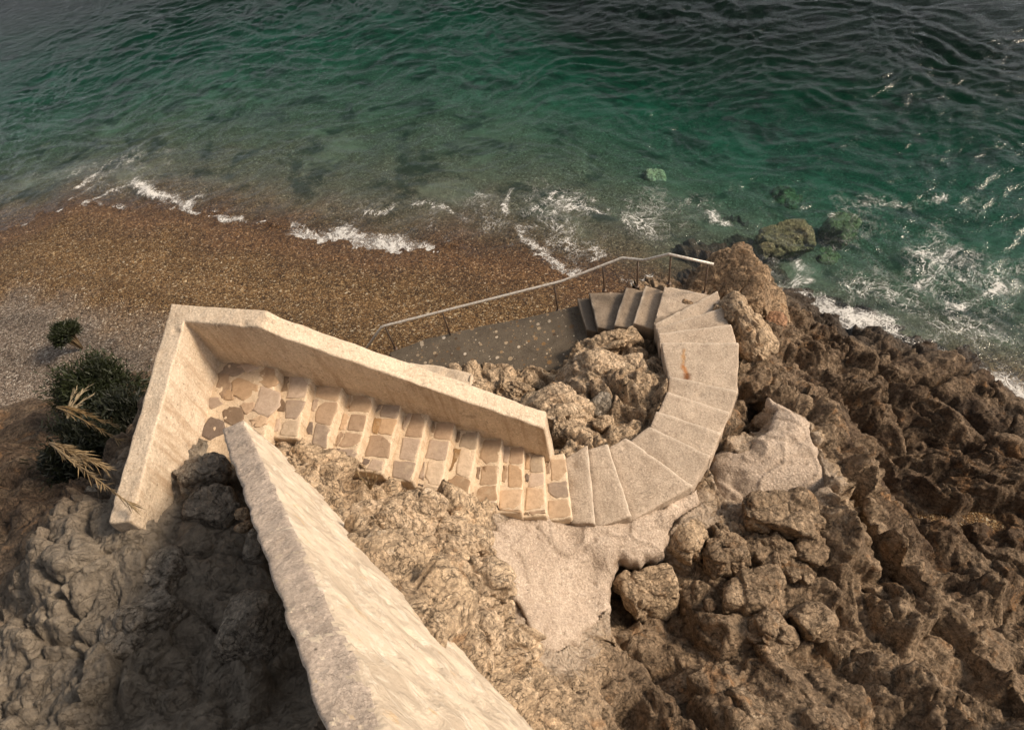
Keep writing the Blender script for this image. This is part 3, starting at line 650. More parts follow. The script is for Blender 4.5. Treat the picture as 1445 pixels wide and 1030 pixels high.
for (an, lx, ly, a, sd) in ((R(-28), 2.6, 1.15, .060, 1), (R(-5), 1.3, .60, .048, 2), (R(-45), .85, .38, .034, 3), (R(12), .52, .24, .022, 4), (R(-30), .30, .15, .012, 5)):
    r_ = rot(sq + wrp, an) / np.array([lx, ly, 1]); nzv = perlin(r_, 100 + sd); h += 1.12 * a * (1 - 2.2 * np.sqrt(nzv ** 2 + .0006)) * (1 + .5 * perlin(p3 * .3, 120 + sd))
h = (h - .16) * fade * (.40 + .60 * sstep(-.3, 3.5, dsh)) * sstep(-.8, .3, dsh)
h *= np.where(np.hypot(sq[:, 0], sq[:, 1] - 14) > 60, 0, 1)
spx = pix(np.c_[sq, np.zeros(len(sq))]); infront = (sq[:, 1] > 3)
fo = np.zeros(len(sq))
jit = np.c_[fbm(p3 * 1.4, 3, 211), fbm(p3 * 1.4, 3, 212)]
jit2 = np.c_[fbm(p3 * 5, 3, 221), fbm(p3 * 5, 3, 222)]; fmod = .62 + .55 * fbm(p3 * 1.1, 4, 231)
for pl, w, st in foam_lines:
    W3 = np.array([P(a, b, 0)[:2] for a, b in pl]); ww = w / 56.0
    lo, hi = W3.min(0) - 2, W3.max(0) + 2
    m = np.where((sq > lo).all(1) & (sq < hi).all(1))[0]; q = sq[m] + .22 * jit[m] + .07 * jit2[m]; best = np.full(len(m), 9.)
    for a, b in zip(W3[:-1], W3[1:]):
        ab = b - a; tt = np.clip(((q - a) @ ab) / (ab @ ab), 0, 1); d = q - a - tt[:, None] * ab; best = np.minimum(best, np.hypot(d[:, 0], d[:, 1]))
    fo[m] = np.maximum(fo[m], np.clip(st * 1.08 * np.clip(fmod[m], .4, 1.1), 0, 1.08) * np.exp(-(best / (ww * 1.35)) ** 1.5))
for (c, s, st) in foam_fields:
    e = ((spx - np.array(c)) / (np.array(s) * 1.25)); v = .80 * st * np.exp(-(e ** 2).sum(1) * .9) * np.clip(.75 + .9 * fbm(p3 * .8, 3, 241), .3, 1.35) * infront; fo = np.maximum(fo, v)
h = h + .035 * np.clip(fo - .5, 0, 1) + .012 * np.clip(fo - .6, 0, 1) * fbm(p3 * 9, 3, 88)
nsx, nsy = len(sxs), len(sys_); top = np.c_[sq, h]; nt_ = len(top)
bot = np.array([[sxs[0], sys_[0], -12], [sxs[-1], sys_[0], -12], [sxs[-1], sys_[-1], -12], [sxs[0], sys_[-1], -12]], float)
edge = lambda idx: list(idx)
faces = [tuple(f) for f in sf]
b0, b1, b2, b3 = nt_, nt_ + 1, nt_ + 2, nt_ + 3
faces.append((b0, b1) + tuple(range(nsx - 1, -1, -1)))
faces.append((b1, b2) + tuple(nsx * (k + 1) - 1 for k in range(nsy - 1, -1, -1)))
faces.append((b2, b3) + tuple(nsx * (nsy - 1) + k for k in range(nsx)))
faces.append((b3, b0) + tuple(nsx * k for k in range(nsy)))
faces.append((b3, b2, b1, b0))
def water_mat():
    m, nt, bs, out = mat_new('sea_water'); g = NT(nt); nt.nodes.remove(bs); c = g.pos()
    tr = g.n('ShaderNodeBsdfTransparent'); tr.inputs[0].default_value = (1, 1, 1, 1)
    gl = g.n('ShaderNodeBsdfGlossy'); gl.inputs['Roughness'].default_value = .09; gl.inputs[0].default_value = (1, 1, 1, 1)
    mp = g.n('ShaderNodeMapping'); g.l(c, mp.inputs[0]); mp.inputs['Rotation'].default_value = (0, 0, R(28)); mp.inputs['Scale'].default_value = (.55, 1.3, 1)
    bm = g.bump(g.noise(mp.outputs[0], 4.5, 5, .6, .6), .6, .07); g.l(bm, gl.inputs['Normal'])
    dt = g.n('ShaderNodeVectorMath', operation='DOT_PRODUCT'); g.l(bm, dt.inputs[0]); g.l(g.n('ShaderNodeNewGeometry').outputs['Incoming'], dt.inputs[1])
    sch = g.math('ADD', g.math('MULTIPLY', g.math('POWER', g.math('SUBTRACT', 1.0, g.math('MINIMUM', g.math('ABSOLUTE', dt.outputs['Value']), 1.0)), 5.0), .98), .02)
    mx = g.n('ShaderNodeMixShader'); g.l(sch, mx.inputs[0]); g.l(tr.outputs[0], mx.inputs[1]); g.l(gl.outputs[0], mx.inputs[2])
    df = g.n('ShaderNodeBsdfDiffuse'); df.inputs[0].default_value = (.80, .78, .74, 1)
    fo = g.attr('foam')
    def strand(sc_, dist, w0, w1, off):
        mp_ = g.n('ShaderNodeMapping'); g.l(c, mp_.inputs[0]); mp_.inputs['Location'].default_value = (off, off * 1.7, 0)
        d_ = g.math('ABSOLUTE', g.math('SUBTRACT', g.noise(mp_.outputs[0], sc_, 4, .58, dist), .5))
        wd = g.math('ADD', w0, g.math('MULTIPLY', g.math('POWER', fo, 1.6), w1))
        return g.math('SUBTRACT', 1.0, g.math('MINIMUM', g.math('DIVIDE', d_, wd), 1.0))
    s1 = strand(1.15, 1.5, .003, .055, 3.0); s2 = strand(2.4, 1.3, .003, .065, 11.0); s3 = strand(5.5, .9, .002, .075, 23.0)
    brk = g.rng(g.noise(c, 7, 6, .75), .36, .58)
    k = g.math('MAXIMUM', s1, g.math('MAXIMUM', s2, g.math('MULTIPLY', s3, .62)))
    k = g.rng(g.math('MULTIPLY', k, g.math('ADD', .25, g.math('MULTIPLY', brk, .95))), .14, .50)
    k = g.math('MULTIPLY', k, g.rng(g.math('ADD', fo, g.math('MULTIPLY', g.math('SUBTRACT', g.noise(c, 1.6, 4, .6), .5), .5)), .14, .34))
    solid = g.rng(g.math('ADD', fo, g.math('MULTIPLY', g.math('SUBTRACT', g.noise(c, 10, 6, .75), .5), 1.6)), .78, 1.02)
    k = g.math('MAXIMUM', g.math('MULTIPLY', k, .82), solid)
    froth = g.math('MULTIPLY', g.rng(g.math('ADD', fo, g.math('MULTIPLY', g.math('SUBTRACT', g.noise(c, 2.2, 6, .7, .5), .5), 1.1)), .30, .75), g.rng(g.noise(c, 38, 3, .7), .35, .62, .05, .5))
    k = g.math('MAXIMUM', k, froth)
    k = g.math('MULTIPLY', k, .88)
    m2 = g.n('ShaderNodeMixShader'); g.l(k, m2.inputs[0]); g.l(mx.outputs[0], m2.inputs[1]); g.l(df.outputs[0], m2.inputs[2])
    g.l(m2.outputs[0], out.inputs[0])
    va = g.n('ShaderNodeVolumeAbsorption'); va.inputs['Color'].default_value = (.08, .755, .69, 1); va.inputs['Density'].default_value = .40
    g.l(va.outputs[0], out.inputs['Volume']); return m
M['water'] = water_mat()
smooth_sea = mesh_obj('sea', np.vstack([top, bot]), faces, M['water'], attrs={'foam': np.r_[fo, np.zeros(4)]})
tag(smooth_sea, kind='structure')

# ------------------------------------------------------------------ boulders
import bmesh
_ico = {}
def ico(n):
    if n not in _ico:
        bm = bmesh.new(); bmesh.ops.create_icosphere(bm, subdivisions=n, radius=1.0); bm.verts.ensure_lookup_table()
        _ico[n] = (np.array([v.co[:] for v in bm.verts]), np.array([[v.index for v in f.verts] for f in bm.faces])); bm.free()
    return _ico[n]
def boulder(name, px, py, z, size, label, mat, seed, rotz=0, tilt=(0, 0), group='boulders on the rocky shore', planes=9, sub=6, rough=1.0, cat='boulder', smooth_=False, extra=None):
    """size = full (length, width, height) in metres; z = height of the point on top of it that is seen at (px, py)"""
    lobes = [((0, 0, 0), (1, 1, 1))] + (extra or [])
    vs = []; fs = []; off = 0
    rg = np.random.default_rng(seed); S = np.array(size) / 2
    Rm = np.array((Matrix.Rotation(R(rotz), 3, 'Z') @ Matrix.Rotation(R(tilt[0]), 3, 'X') @ Matrix.Rotation(R(tilt[1]), 3, 'Y')))
    for (lo, ls) in lobes:
        d, f = ico(sub)
        bx = np.array([[1, 0, 0], [-1, 0, 0], [0, 1, 0], [0, -1, 0], [0, 0, 1], [0, 0, -1.]]) + rg.normal(size=(6, 3)) * .22
        n = np.vstack([bx, rg.normal(size=(planes, 3))]); n /= np.linalg.norm(n, axis=1, keepdims=True); dk = np.r_[rg.uniform(.74, .92, 6), rg.uniform(.78, 1.12, planes)]
        if smooth_: dk[:6] = rg.uniform(.9, 1.0, 6)
        dn = d @ n.T; r = np.where(dn > .05, dk / np.maximum(dn, .05), 9); r = -np.log(np.exp(-20 * np.minimum(r, 3)).sum(1) + math.exp(-20 * 1.16)) / 20
        v = d * np.clip(r, .3, 1.25)[:, None] * S * np.array(ls) + np.array(lo) * S
        nn = d / S; nn /= np.linalg.norm(nn, axis=1, keepdims=True)
        sc = float(np.mean(S)); k = min(1.0, sc / .45)
        fr = v / max(k, .25)
        v = v + nn * ((rock_relief(fr + seed * 1.7, .55 * rough, seed, big=.35, dome=.35) * max(k, .25)) + .006 * fbm(v * 30, 3, seed))[:, None]
        vs.append(v); fs.append(f + off); off += len(v)
    v = np.concatenate(vs) @ Rm.T
    p = P(px, py, z); c = np.array([p[0], p[1], z - size[2] * .5 + .0])
    o = mesh_obj(name, v, np.concatenate(fs), mat); o.location = c
    return tag(o, label, cat, group)
G1 = 'boulders by the seaward steps'; G2 = 'boulders in the hollow beside the ramp'; G3 = 'brown boulders below the cement apron'; G4 = 'gray rocks behind the near wall'; G5 = 'boulders under the water'
boulder('outcrop', 1032, 372, 2.35, (1.75, 1.45, 3.4), 'large craggy brown outcrop rising from the water at the tip of the headland', M['ochre'], 27, 25, group=G1, sub=7, planes=6,
        extra=[((-.70, .25, -.05), (.68, .75, .90)), ((.65, -.45, -.28), (.72, .75, .72)), ((-.95, .0, -.4), (.5, .6, .65)), ((.45, .65, -.12), (.6, .6, .8))], cat='rock', rough=.85)
boulder('boulder', 1052, 445, 2.45, (.75, 1.35, .85), 'long tan slab of rock leaning against the side of the concrete steps', M['tan'], 35, 14, (12, 16), G1, planes=3, rough=.9)
boulder('boulder', 1096, 447, 1.25, (.42, .40, .40), 'round reddish boulder wedged beside the leaning slab near the surf', M['red'], 5, 30, group=G1, sub=5, planes=8, rough=.5, smooth_=True)
boulder('boulder', 1117, 440, .75, (.50, .38, .50), 'small dark wet boulder touching the white surf', M['dark'], 9, 70, group=G1, sub=5)
boulder('boulder', 848, 512, 2.65, (1.5, 1.1, 1.15), 'big rounded tan boulder with deep cracks above the pebbled ramp', M['pitted'], 41, -10, group=G2, planes=10, extra=[((.65, -.1, .02), (.5, .75, .85)), ((-.8, -.1, -.3), (.5, .6, .6))])
boulder('boulder', 858, 475, 2.25, (1.55, .50, .80), 'long low orange brown boulder along the foot of the lower steps', M['tan'], 44, 8, group=G2, planes=10, extra=[((-.8, -.5, -.3), (.45, .7, .7))])
boulder('boulder', 792, 560, 3.15, (.95, .85, 1.0), 'pale block of rock with pitted face beyond the low end of the parapet', M['pitted'], 52, 30, group=G2, planes=8, rough=1.2)
boulder('boulder', 798, 598, 3.10, (.60, .42, .60), 'pale drip marked rock between the parapet end and the first concrete step', M['tan'], 53, -30, group=G2, planes=8)
boulder('boulder', 846, 563, 2.75, (.46, .32, .36), 'smooth gray boulder in the hollow left of the curved path', M['gray'], 61, 5, group=G2, sub=5, planes=8, rough=.5)
boulder('boulder', 853, 589, 2.90, (.36, .26, .30), 'small whitish boulder under the smooth gray one', M['tan'], 62, 20, group=G2, sub=5, rough=.6)
boulder('boulder', 728, 542, 2.35, (.60, .50, .70), 'cracked tan boulder next to the white ledge', M['tan'], 63, -20, group=G2, planes=8)
boulder('boulder', 668, 545, 2.10, (.55, .40, .60), 'low pale boulder just behind the middle of the parapet top', M['tan'], 64, 10, group=G2)
boulder('boulder', 762, 562, 2.55, (.34, .50, .40), 'narrow gray boulder leaning on the pale pitted block', M['gray'], 65, 40, (20, 0), G2, sub=5)
boulder('boulder', 1113, 712, 3.05, (1.15, .72, .85), 'dark angular boulder sitting on the edge of the speckled cement slab', M['brown'], 71, -12, group=G3, planes=7, rough=.75)
boulder('boulder', 967, 745, 3.05, (.62, .66, .75), 'ochre tinted boulder set into the edge of the cement apron', M['tan'], 72, 30, group=G3, planes=8, rough=.7)
boulder('boulder', 1030, 768, 3.00, (.62, .72, .80), 'brown knobbly boulder right of the ochre tinted one', M['brown'], 73, -20, group=G3, planes=9)
boulder('boulder', 920, 822, 3.10, (.85, .62, 1.0), 'tan boulder with a cement crust overhanging the dark gap', M['tan'], 74, 0, group=G3, planes=8, rough=.9)
boulder('boulder', 1092, 770, 2.90, (.62, .55, .6), 'rounded cracked boulder directly below the dark angular one', M['brown'], 75, 15, group=G3, planes=9)
boulder('boulder', 1149, 771, 2.80, (.46, .50, .5), 'egg shaped brown boulder beside the diagonal ridge', M['brown'], 76, 40, group=G3, sub=5, planes=10)
boulder('boulder', 1070, 830, 3.00, (1.0, .62, .6), 'broad flat topped brown boulder in the middle of the boulder field', M['brown'], 77, -8, group=G3, planes=8)
boulder('boulder', 1152, 868, 3.10, (.45, .5, .5), 'boulder with a smooth rounded crown near the lower right', M['brown'], 78, 20, group=G3, sub=5, planes=7, rough=.6)
boulder('boulder', 1003, 851, 2.85, (.20, .18, .20), 'small dark cobble in the gap below the crusted boulder', M['dark'], 79, 0, group=G3, sub=4)
boulder('boulder', 1121, 810, 2.85, (.20, .18, .2), 'fist sized brown cobble, left of a pair above the flat topped boulder', M['brown'], 80, 0, group=G3, sub=4)
boulder('boulder', 1141, 815, 2.85, (.18, .18, .2), 'fist sized brown cobble, right of a pair above the flat topped boulder', M['brown'], 81, 50, group=G3, sub=4)
boulder('boulder', 1090, 890, 3.15, (.70, .55, .6), 'rough brown boulder at the bottom below the flat topped one', M['brown'], 82, 10, group=G3)
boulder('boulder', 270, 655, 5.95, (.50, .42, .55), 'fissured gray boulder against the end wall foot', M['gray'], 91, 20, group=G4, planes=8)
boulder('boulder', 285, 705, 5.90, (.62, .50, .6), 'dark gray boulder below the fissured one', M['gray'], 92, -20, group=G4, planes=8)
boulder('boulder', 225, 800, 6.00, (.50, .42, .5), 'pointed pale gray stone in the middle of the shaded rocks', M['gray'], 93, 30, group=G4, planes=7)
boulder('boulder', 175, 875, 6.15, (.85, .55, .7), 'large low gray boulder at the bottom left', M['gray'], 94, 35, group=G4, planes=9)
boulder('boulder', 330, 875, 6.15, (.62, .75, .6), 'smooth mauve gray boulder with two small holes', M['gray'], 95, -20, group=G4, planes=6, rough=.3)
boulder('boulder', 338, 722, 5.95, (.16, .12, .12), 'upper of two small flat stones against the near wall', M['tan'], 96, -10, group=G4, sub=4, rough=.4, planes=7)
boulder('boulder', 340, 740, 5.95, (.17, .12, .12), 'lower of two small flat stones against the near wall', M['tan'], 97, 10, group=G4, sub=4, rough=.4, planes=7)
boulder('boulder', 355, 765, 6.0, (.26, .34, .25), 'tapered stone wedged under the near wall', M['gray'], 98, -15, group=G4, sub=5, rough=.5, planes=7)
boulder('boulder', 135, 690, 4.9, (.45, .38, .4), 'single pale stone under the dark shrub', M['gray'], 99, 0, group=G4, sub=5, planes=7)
boulder('boulder', 1108, 325, -.20, (1.6, 1.1, .8), 'largest submerged boulder off the outcrop, olive brown under shallow water', M['olive'], 111, 10, group=G5, sub=6, rough=1.1, planes=9)
boulder('boulder', 1082, 345, -.12, (.42, .32, .45), 'small submerged boulder touching the biggest one', M['olive'], 112, 0, group=G5, sub=5, rough=1.0, planes=9)
boulder('boulder', 1190, 312, -.85, (1.2, .9, .9), 'dark submerged boulder right of the largest one', M['olive'], 113, 30, group=G5, sub=5, rough=1.1, planes=9)
boulder('boulder', 1168, 357, -.95, (.9, .8, .9), 'greenish submerged boulder below the dark one', M['olive'], 114, 60, group=G5, sub=5, rough=1.1, planes=9)
boulder('boulder', 1108, 272, -1.35, (1.0, .8, .9), 'deep brown submerged boulder beyond the largest one', M['olive'], 115, 60, group=G5, sub=5, rough=1.1, planes=9)
boulder('boulder', 924, 242, -.95, (.75, .5, .9), 'pale green lit boulder alone under the open water', M['tan'], 116, -10, group=G5, sub=5, rough=1.0, planes=9)

# ------------------------------------------------------------------ parapet beside the stairs (one L-shaped wall)
def offset_poly(pl, d):
    out = []
    for i, p in enumerate(pl):
        ns = []
        for a, b in ((i - 1, i), (i, i + 1)):
            if a < 0 or b >= len(pl): continue
            e = pl[b] - pl[a]; e = e / np.linalg.norm(e); ns.append(np.array([-e[1], e[0]]))
        n = sum(ns); n /= np.linalg.norm(n); out.append(p + n * d / max(.35, n @ ns[0]))
    return out
ctop = 6.285
lw_end = P(205, 690, 6.15)[:2]; cI = cornerI
k1 = P(366, 461.5, ctop)[:2]; kE = P(768, 604.5, 4.5)[:2]
wdir = (kE - k1) / np.linalg.norm(kE - k1)
k2 = k1 + wdir * .12
inner = [lw_end + (lw_end - cI) / np.linalg.norm(lw_end - cI) * .35, cI, k1, k2, (k2 + kE) / 2, kE]
outer = offset_poly(inner, .23)
tops = [6.22, ctop, ctop, ctop - .12, None, 4.5]; tops[4] = (tops[3] + tops[5]) / 2
bots = [5.0, 4.7, 4.6, 4.5, 3.8, 3.1]
st = [(setz(i, b), setz(i, tp), setz(o, tp), setz(o, b)) for i, o, tp, b in zip(inner, outer, tops, bots)]
v, f = loft(st, .03, .02, .011, 4, 5, chip=.07)
mb = MB(); mb.add(v, f); w1 = mb.build('parapet_wall', M['plaster'], origin=(*cI, 5.5))
tag(w1, 'cream plastered L-shaped parapet enclosing the landing and running down beside the stone stairs', 'wall')

# near wall: leaning haunch on its sunny side
na0, nb0 = P(311, 607, 6.2), P(343, 592, 6.2); na1, nb1 = P(420, 925, 8.55), P(500, 925, 8.55)
dirn = (na1 - na0); dirn2 = dirn / np.linalg.norm(dirn[:2])
def ext(p, s): return p + dirn2 * s
side = np.array([-dirn2[1], dirn2[0], 0]);  side /= np.linalg.norm(side)
if side @ (nb0 - na0) < 0: side = -side
c0, c1 = P(400, 640, 5.45), P(625, 915, 6.75)
def nst(t):
    a = na0 + (na1 - na0) * t; b = nb0 + (nb1 - nb0) * t; c = c0 + (c1 - c0) * t
    return (setz(a, c[2] - .7), a, b, b + (c - b) * 1.35)
stn = [nst(t_) for t_ in (0, .12, .3, .5, .75, 1.0, 1.45)]
print('near wall', [np.round(x, 2).tolist() for x in stn[0]], [np.round(x, 2).tolist() for x in stn[5]])
v, f = loft(stn, .03, .03, .018, 5, 15, chip=.06)
fn = [np.cross(v[q[1]] - v[q[0]], v[q[2]] - v[q[0]]) for q in f]
cen = v.mean(0)
mb = MB(); mb.add(v, f); sd_ = [1 if abs(n_[2]) / (np.linalg.norm(n_) + 1e-12) < .62 else 0 for n_ in fn]; mb.m = sd_
w2 = mb.build('parapet_wall', [M['nearplaster'], M['patchmortar']], origin=tuple(na0))
tag(w2, 'rough pinkish gray parapet rising towards the viewer, its sunny side thick with pale mortar', 'wall')
G6 = 'pale pitted rocks between the near wall and the stairs'
boulder('boulder', 560, 725, 5.28, (.85, .62, .7), 'pale pitted rock with a dark hollow under its crest, just below the stone stairs', M['pitted'], 141, 20, group=G6, rough=1.5, planes=7)
boulder('boulder', 635, 752, 4.98, (.80, .60, .7), 'pale rounded rock bulging beside the fifth stone step end', M['pitted'], 142, -30, group=G6, rough=1.2, planes=7)
boulder('boulder', 512, 735, 5.55, (.55, .5, .5), 'small pale crumbly rock close to the sunny side of the near wall', M['pitted'], 143, 40, group=G6, rough=1.4)
boulder('boulder', 575, 805, 5.72, (.80, .55, .7), 'ochre stained pale rock halfway down the sunny side of the near wall', M['pitted'], 144, -35, group=G6, rough=1.3, planes=7)
boulder('boulder', 655, 815, 5.18, (.75, .66, .8), 'big pale rock left of the dark hole beside the cement apron', M['pitted'], 145, 15, group=G6, rough=1.3, planes=7)
boulder('boulder', 640, 885, 5.75, (.78, .6, .7), 'pale rough rock at the bottom next to the near wall foot', M['pitted'], 146, -20, group=G6, rough=1.3)
boulder('boulder', 712, 910, 4.72, (.62, .5, .6), 'pale crumbling rock at the bottom tip of the cement apron', M['pitted'], 147, 30, group=G6, rough=1.2)
boulder('boulder', 702, 856, 4.22, (.24, .2, .2), 'small reddish stone lying in the dark hole by the apron', M['red'], 148, 0, group=G6, sub=4, rough=.5)
# white ledge beyond the parapet
l0, l1 = P(545, 520, 2.15), P(668, 527, 2.1)
s2 = np.array([-(l1 - l0)[1], (l1 - l0)[0], 0]); s2 /= np.linalg.norm(s2)
if s2[1] < 0: s2 = -s2
v, f = loft([(c - s2 * .45 - np.array([0, 0, .9]), c - s2 * .42, c + s2 * w, c + s2 * (w + .03) - np.array([0, 0, .9])) for c, w in ((l0 - (l1 - l0) * .6, .16), (l0, .18), ((l0 + l1) / 2, .16), (l1, .02))], .04, .05, .03, 4, 35, chip=.06)
mb = MB(); mb.add(v, f); tag(mb.build('ledge', M['plaster'], origin=tuple(l0)), 'sunlit whitish concrete ledge between the parapet and the pebbled ramp', 'ledge')

# ------------------------------------------------------------------ stone stairs
TINTS = [(.47, .325, .205), (.44, .315, .215), (.52, .375, .25), (.42, .325, .25), (.47, .365, .28), (.54, .425, .31)]
DARK = [(.22, .155, .105), (.26, .185, .12), (.19, .145, .115), (.32, .20, .10)]
def stone_poly(mb, pts, ztop, hgt, tint, rg):
    """a flat set stone: irregular rounded outline with a slightly domed top"""
    sz_ = float(np.ptp(np.array(pts), axis=0).max()); pts = [np.asarray(p, float) + rg.normal(size=2) * .011 * min(1, sz_ / .25) for p in pts]
    if len(pts) == 4 and rg.random() < .6:
        k = int(rg.integers(4)); a, b, c = pts[k - 1], pts[k], pts[(k + 1) % 4]; w1, w2 = rg.uniform(.2, .45, 2); pts = pts[:k] + [b + (a - b) * w1, b + (c - b) * w2] + pts[k + 1:]
    n = len(pts); fine = []; tint = np.array(tint) * rg.uniform(.72, 1.25)
    for i in range(n):
        a, b = pts[i], pts[(i + 1) % n]
        for tt in (.06, .35, .65, .94): fine.append(a * (1 - tt) + b * tt)
    fine = np.array(fine); c = fine.mean(0)
    fine = fine + rg.normal(size=fine.shape) * .0055
    k = len(fine); V = []
    for s, dz in ((1.01, -.012), (1.0, hgt * .55), (.965, hgt * .95), (.8, hgt * 1.1), (.4, hgt * 1.15)):
        ring = c + (fine - c) * s; V.append(np.c_[ring, np.full(k, ztop + dz) + rg.normal(size=k) * .0012])
    V = np.vstack(V); Fs = []
    for r_ in range(4):
        for i in range(k): j = (i + 1) % k; Fs.append((r_ * k + i, r_ * k + j, (r_ + 1) * k + j, (r_ + 1) * k + i))
    Fs.append(tuple(range(4 * k, 5 * k)))
    area = sum(fine[i][0] * fine[(i + 1) % k][1] - fine[(i + 1) % k][0] * fine[i][1] for i in range(k))
    if area < 0: Fs = [f[::-1] for f in Fs]
    mb.add(V, Fs, 1, tint)
stair = empty('stone_staircase', (FA[5][0], FA[5][1], 4.0), 'steep flight of tan stones set in pale mortar below the landing', 'stairs')
so = np.array(stair.location)
for i in range(1, 12):
    rg = np.random.default_rng(500 + i); z = Z0 - RISE * i
    b0_, b1_ = NOSE[i - 1]; f0, f1 = NOSE[i]
    zb = z - .42
    back = (b0_ - f0); back = back / np.linalg.norm(back[:2])
    q0 = setz(b0_, z) + .05 * setz(back, 0); q1 = setz(b1_, z) + .05 * setz(back, 0)
    v, f = loft([(setz(q0, zb), q0, setz(f0, z), setz(f0, zb)), (setz(q1, zb), q1, setz(f1, z), setz(f1, zb))], .04, .022, .010, 6, 600 + i, chip=.03)
    mb = MB(); mb.add(v, f)
    u = .09
    while u < .97:
        du = rg.uniform(.19, .36); u2 = min(.985, u + du)
        def q(uu, vv): return (b0_ * (1 - uu) + b1_ * uu)[:2] * (1 - vv) + (f0 * (1 - uu) + f1 * uu)[:2] * vv
        split = rg.uniform(.17, .32); mode = rg.random()
        sk = rg.uniform(-.05, .05)
        if mode < .72:
            stone_poly(mb, [q(u + .008, split + .03 + sk), q(u2 - .012, split + .03 - sk), q(u2 - .01, .95), q(u + .012, .95)], z, .006, TINTS[rg.integers(6)], rg)
            if rg.random() < .95:
                um = u + (u2 - u) * rg.uniform(.6, 1)
                stone_poly(mb, [q(u + .012, .05), q(um - .015, .04), q(um - .015, split - .03 - sk), q(u + .02, split - .02 + sk)], z, .006, (DARK if rg.random() < .6 else TINTS)[rg.integers(4)], rg)
        else:
            stone_poly(mb, [q(u + .008, .07 + abs(sk)), q(u2 - .015, .06), q(u2 - .01, .95), q(u + .012, .95 - abs(sk))], z, .006, TINTS[rg.integers(6)], rg)
        u = u2
    st_o = mb.build('step', [M['mortar'], M['stone']], stair, origin=tuple((f0 + f1) / 2)); st_o.location = Vector(st_o.location) - Vector(so)
# landing
mb = MB(); rg = np.random.default_rng(77)
LQ = [cI + np.array([-.12, .1]), NOSE[0][0][:2], NOSE[0][1][:2] - np.array([0, .1]), np.array([-3.75, 3.95])]
v, f = loft([(setz(LQ[0], 5.0), setz(LQ[0], 5.5), setz(LQ[1], 5.5), setz(LQ[1], 5.0)), (setz(LQ[3], 5.0), setz(LQ[3], 5.5), setz(LQ[2], 5.5), setz(LQ[2], 5.0))], .04, .025, .022, 4, 700)
mb.add(v, f)
cells = [(328, 520, 26, 14, 0), (352, 517, 22, 9, 1), (314, 545, 14, 22, 0), (345, 548, 30, 20, 0), (323, 557, 12, 12, 1), (375, 568, 26, 30, 0), (331, 586, 24, 20, 1), (366, 594, 16, 11, 1), (300, 606, 28, 22, 1), (377, 532, 20, 22, 2), (350, 575, 14, 12, 0), (303, 568, 14, 12, 0)]
for (x, y, w, hh, dk) in cells:
    pts = []
    ks = int(rg.integers(5, 7))
    for k in range(ks):
        an = 2 * math.pi * (k + rg.uniform(-.3, .3)) / ks + .4; pts.append(P(x + .74 * w * math.cos(an) * rg.uniform(.85, 1.2), y + .74 * hh * math.sin(an) * rg.uniform(.85, 1.2), 5.5)[:2])
    stone_poly(mb, pts, 5.5, .008, DARK[rg.integers(4)] if dk == 1 and rg.random() < .6 else TINTS[rg.integers(4)], rg)
lo_ = mb.build('landing', [M['mortar'], M['stone']], stair, origin=(*LQ[0], 5.5)); lo_.location = Vector(lo_.location) - Vector(so)

# ------------------------------------------------------------------ curved concrete steps
cst = empty('concrete_staircase', tuple(P(985, 520, 2.65)), 'curved flight of worn concrete steps with a rust streak, winding down to the headland', 'stairs')
co = np.array(cst.location)
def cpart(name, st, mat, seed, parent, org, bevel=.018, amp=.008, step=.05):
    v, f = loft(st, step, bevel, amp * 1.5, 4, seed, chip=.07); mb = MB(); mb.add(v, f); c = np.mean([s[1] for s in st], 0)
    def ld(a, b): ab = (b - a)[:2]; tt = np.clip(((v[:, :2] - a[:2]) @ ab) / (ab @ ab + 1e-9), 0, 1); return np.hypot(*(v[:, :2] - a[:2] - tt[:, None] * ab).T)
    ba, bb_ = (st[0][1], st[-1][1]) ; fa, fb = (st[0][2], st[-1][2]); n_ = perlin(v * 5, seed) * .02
    mb.extra = {'back_band': np.exp(-(np.maximum(0, ld(ba, bb_) - .03 + n_) / .035) ** 2), 'worn': np.exp(-((ld(fa, fb) + n_) / .03) ** 2) * (v[:, 2] > st[0][1][2] - .04), 'tone': np.full(len(v), .90 + .2 * ((seed * 37) % 100) / 100)}
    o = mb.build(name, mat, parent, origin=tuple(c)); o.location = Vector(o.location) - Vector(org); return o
for i in range(11):
    z = slab_z[i]; a0, a1 = BL[i]; c0, c1 = BL[i + 1]
    back = a0 + a1 - c0 - c1; back = setz(back / np.linalg.norm(back[:2]), 0) * .03
    p0, p1, p2, p3_ = setz(a0, z) + back, setz(a1, z) + back, setz(c1, z), setz(c0, z)
    zb = z - .38
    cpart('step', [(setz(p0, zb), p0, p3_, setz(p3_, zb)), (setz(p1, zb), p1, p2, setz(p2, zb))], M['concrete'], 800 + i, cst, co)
q = [setz(x, 2.02) for x in landing_quad]
back = setz(-(q[3] - q[0])[[1, 0, 2]] * np.array([-1, 1, 0]), 0)
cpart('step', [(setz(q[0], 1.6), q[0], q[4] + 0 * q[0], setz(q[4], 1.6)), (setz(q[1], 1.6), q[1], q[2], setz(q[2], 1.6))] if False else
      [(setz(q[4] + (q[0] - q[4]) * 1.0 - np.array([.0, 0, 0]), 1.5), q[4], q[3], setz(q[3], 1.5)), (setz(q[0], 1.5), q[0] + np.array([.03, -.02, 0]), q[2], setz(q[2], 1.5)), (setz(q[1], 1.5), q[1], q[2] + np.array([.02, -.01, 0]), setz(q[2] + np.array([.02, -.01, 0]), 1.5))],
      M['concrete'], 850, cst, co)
lst = empty('lower_steps', tuple(P(870, 435, 1.5)), 'four damp gray brown concrete steps descending from the headland to the ramp', 'stairs'); lo2 = np.array(lst.location)
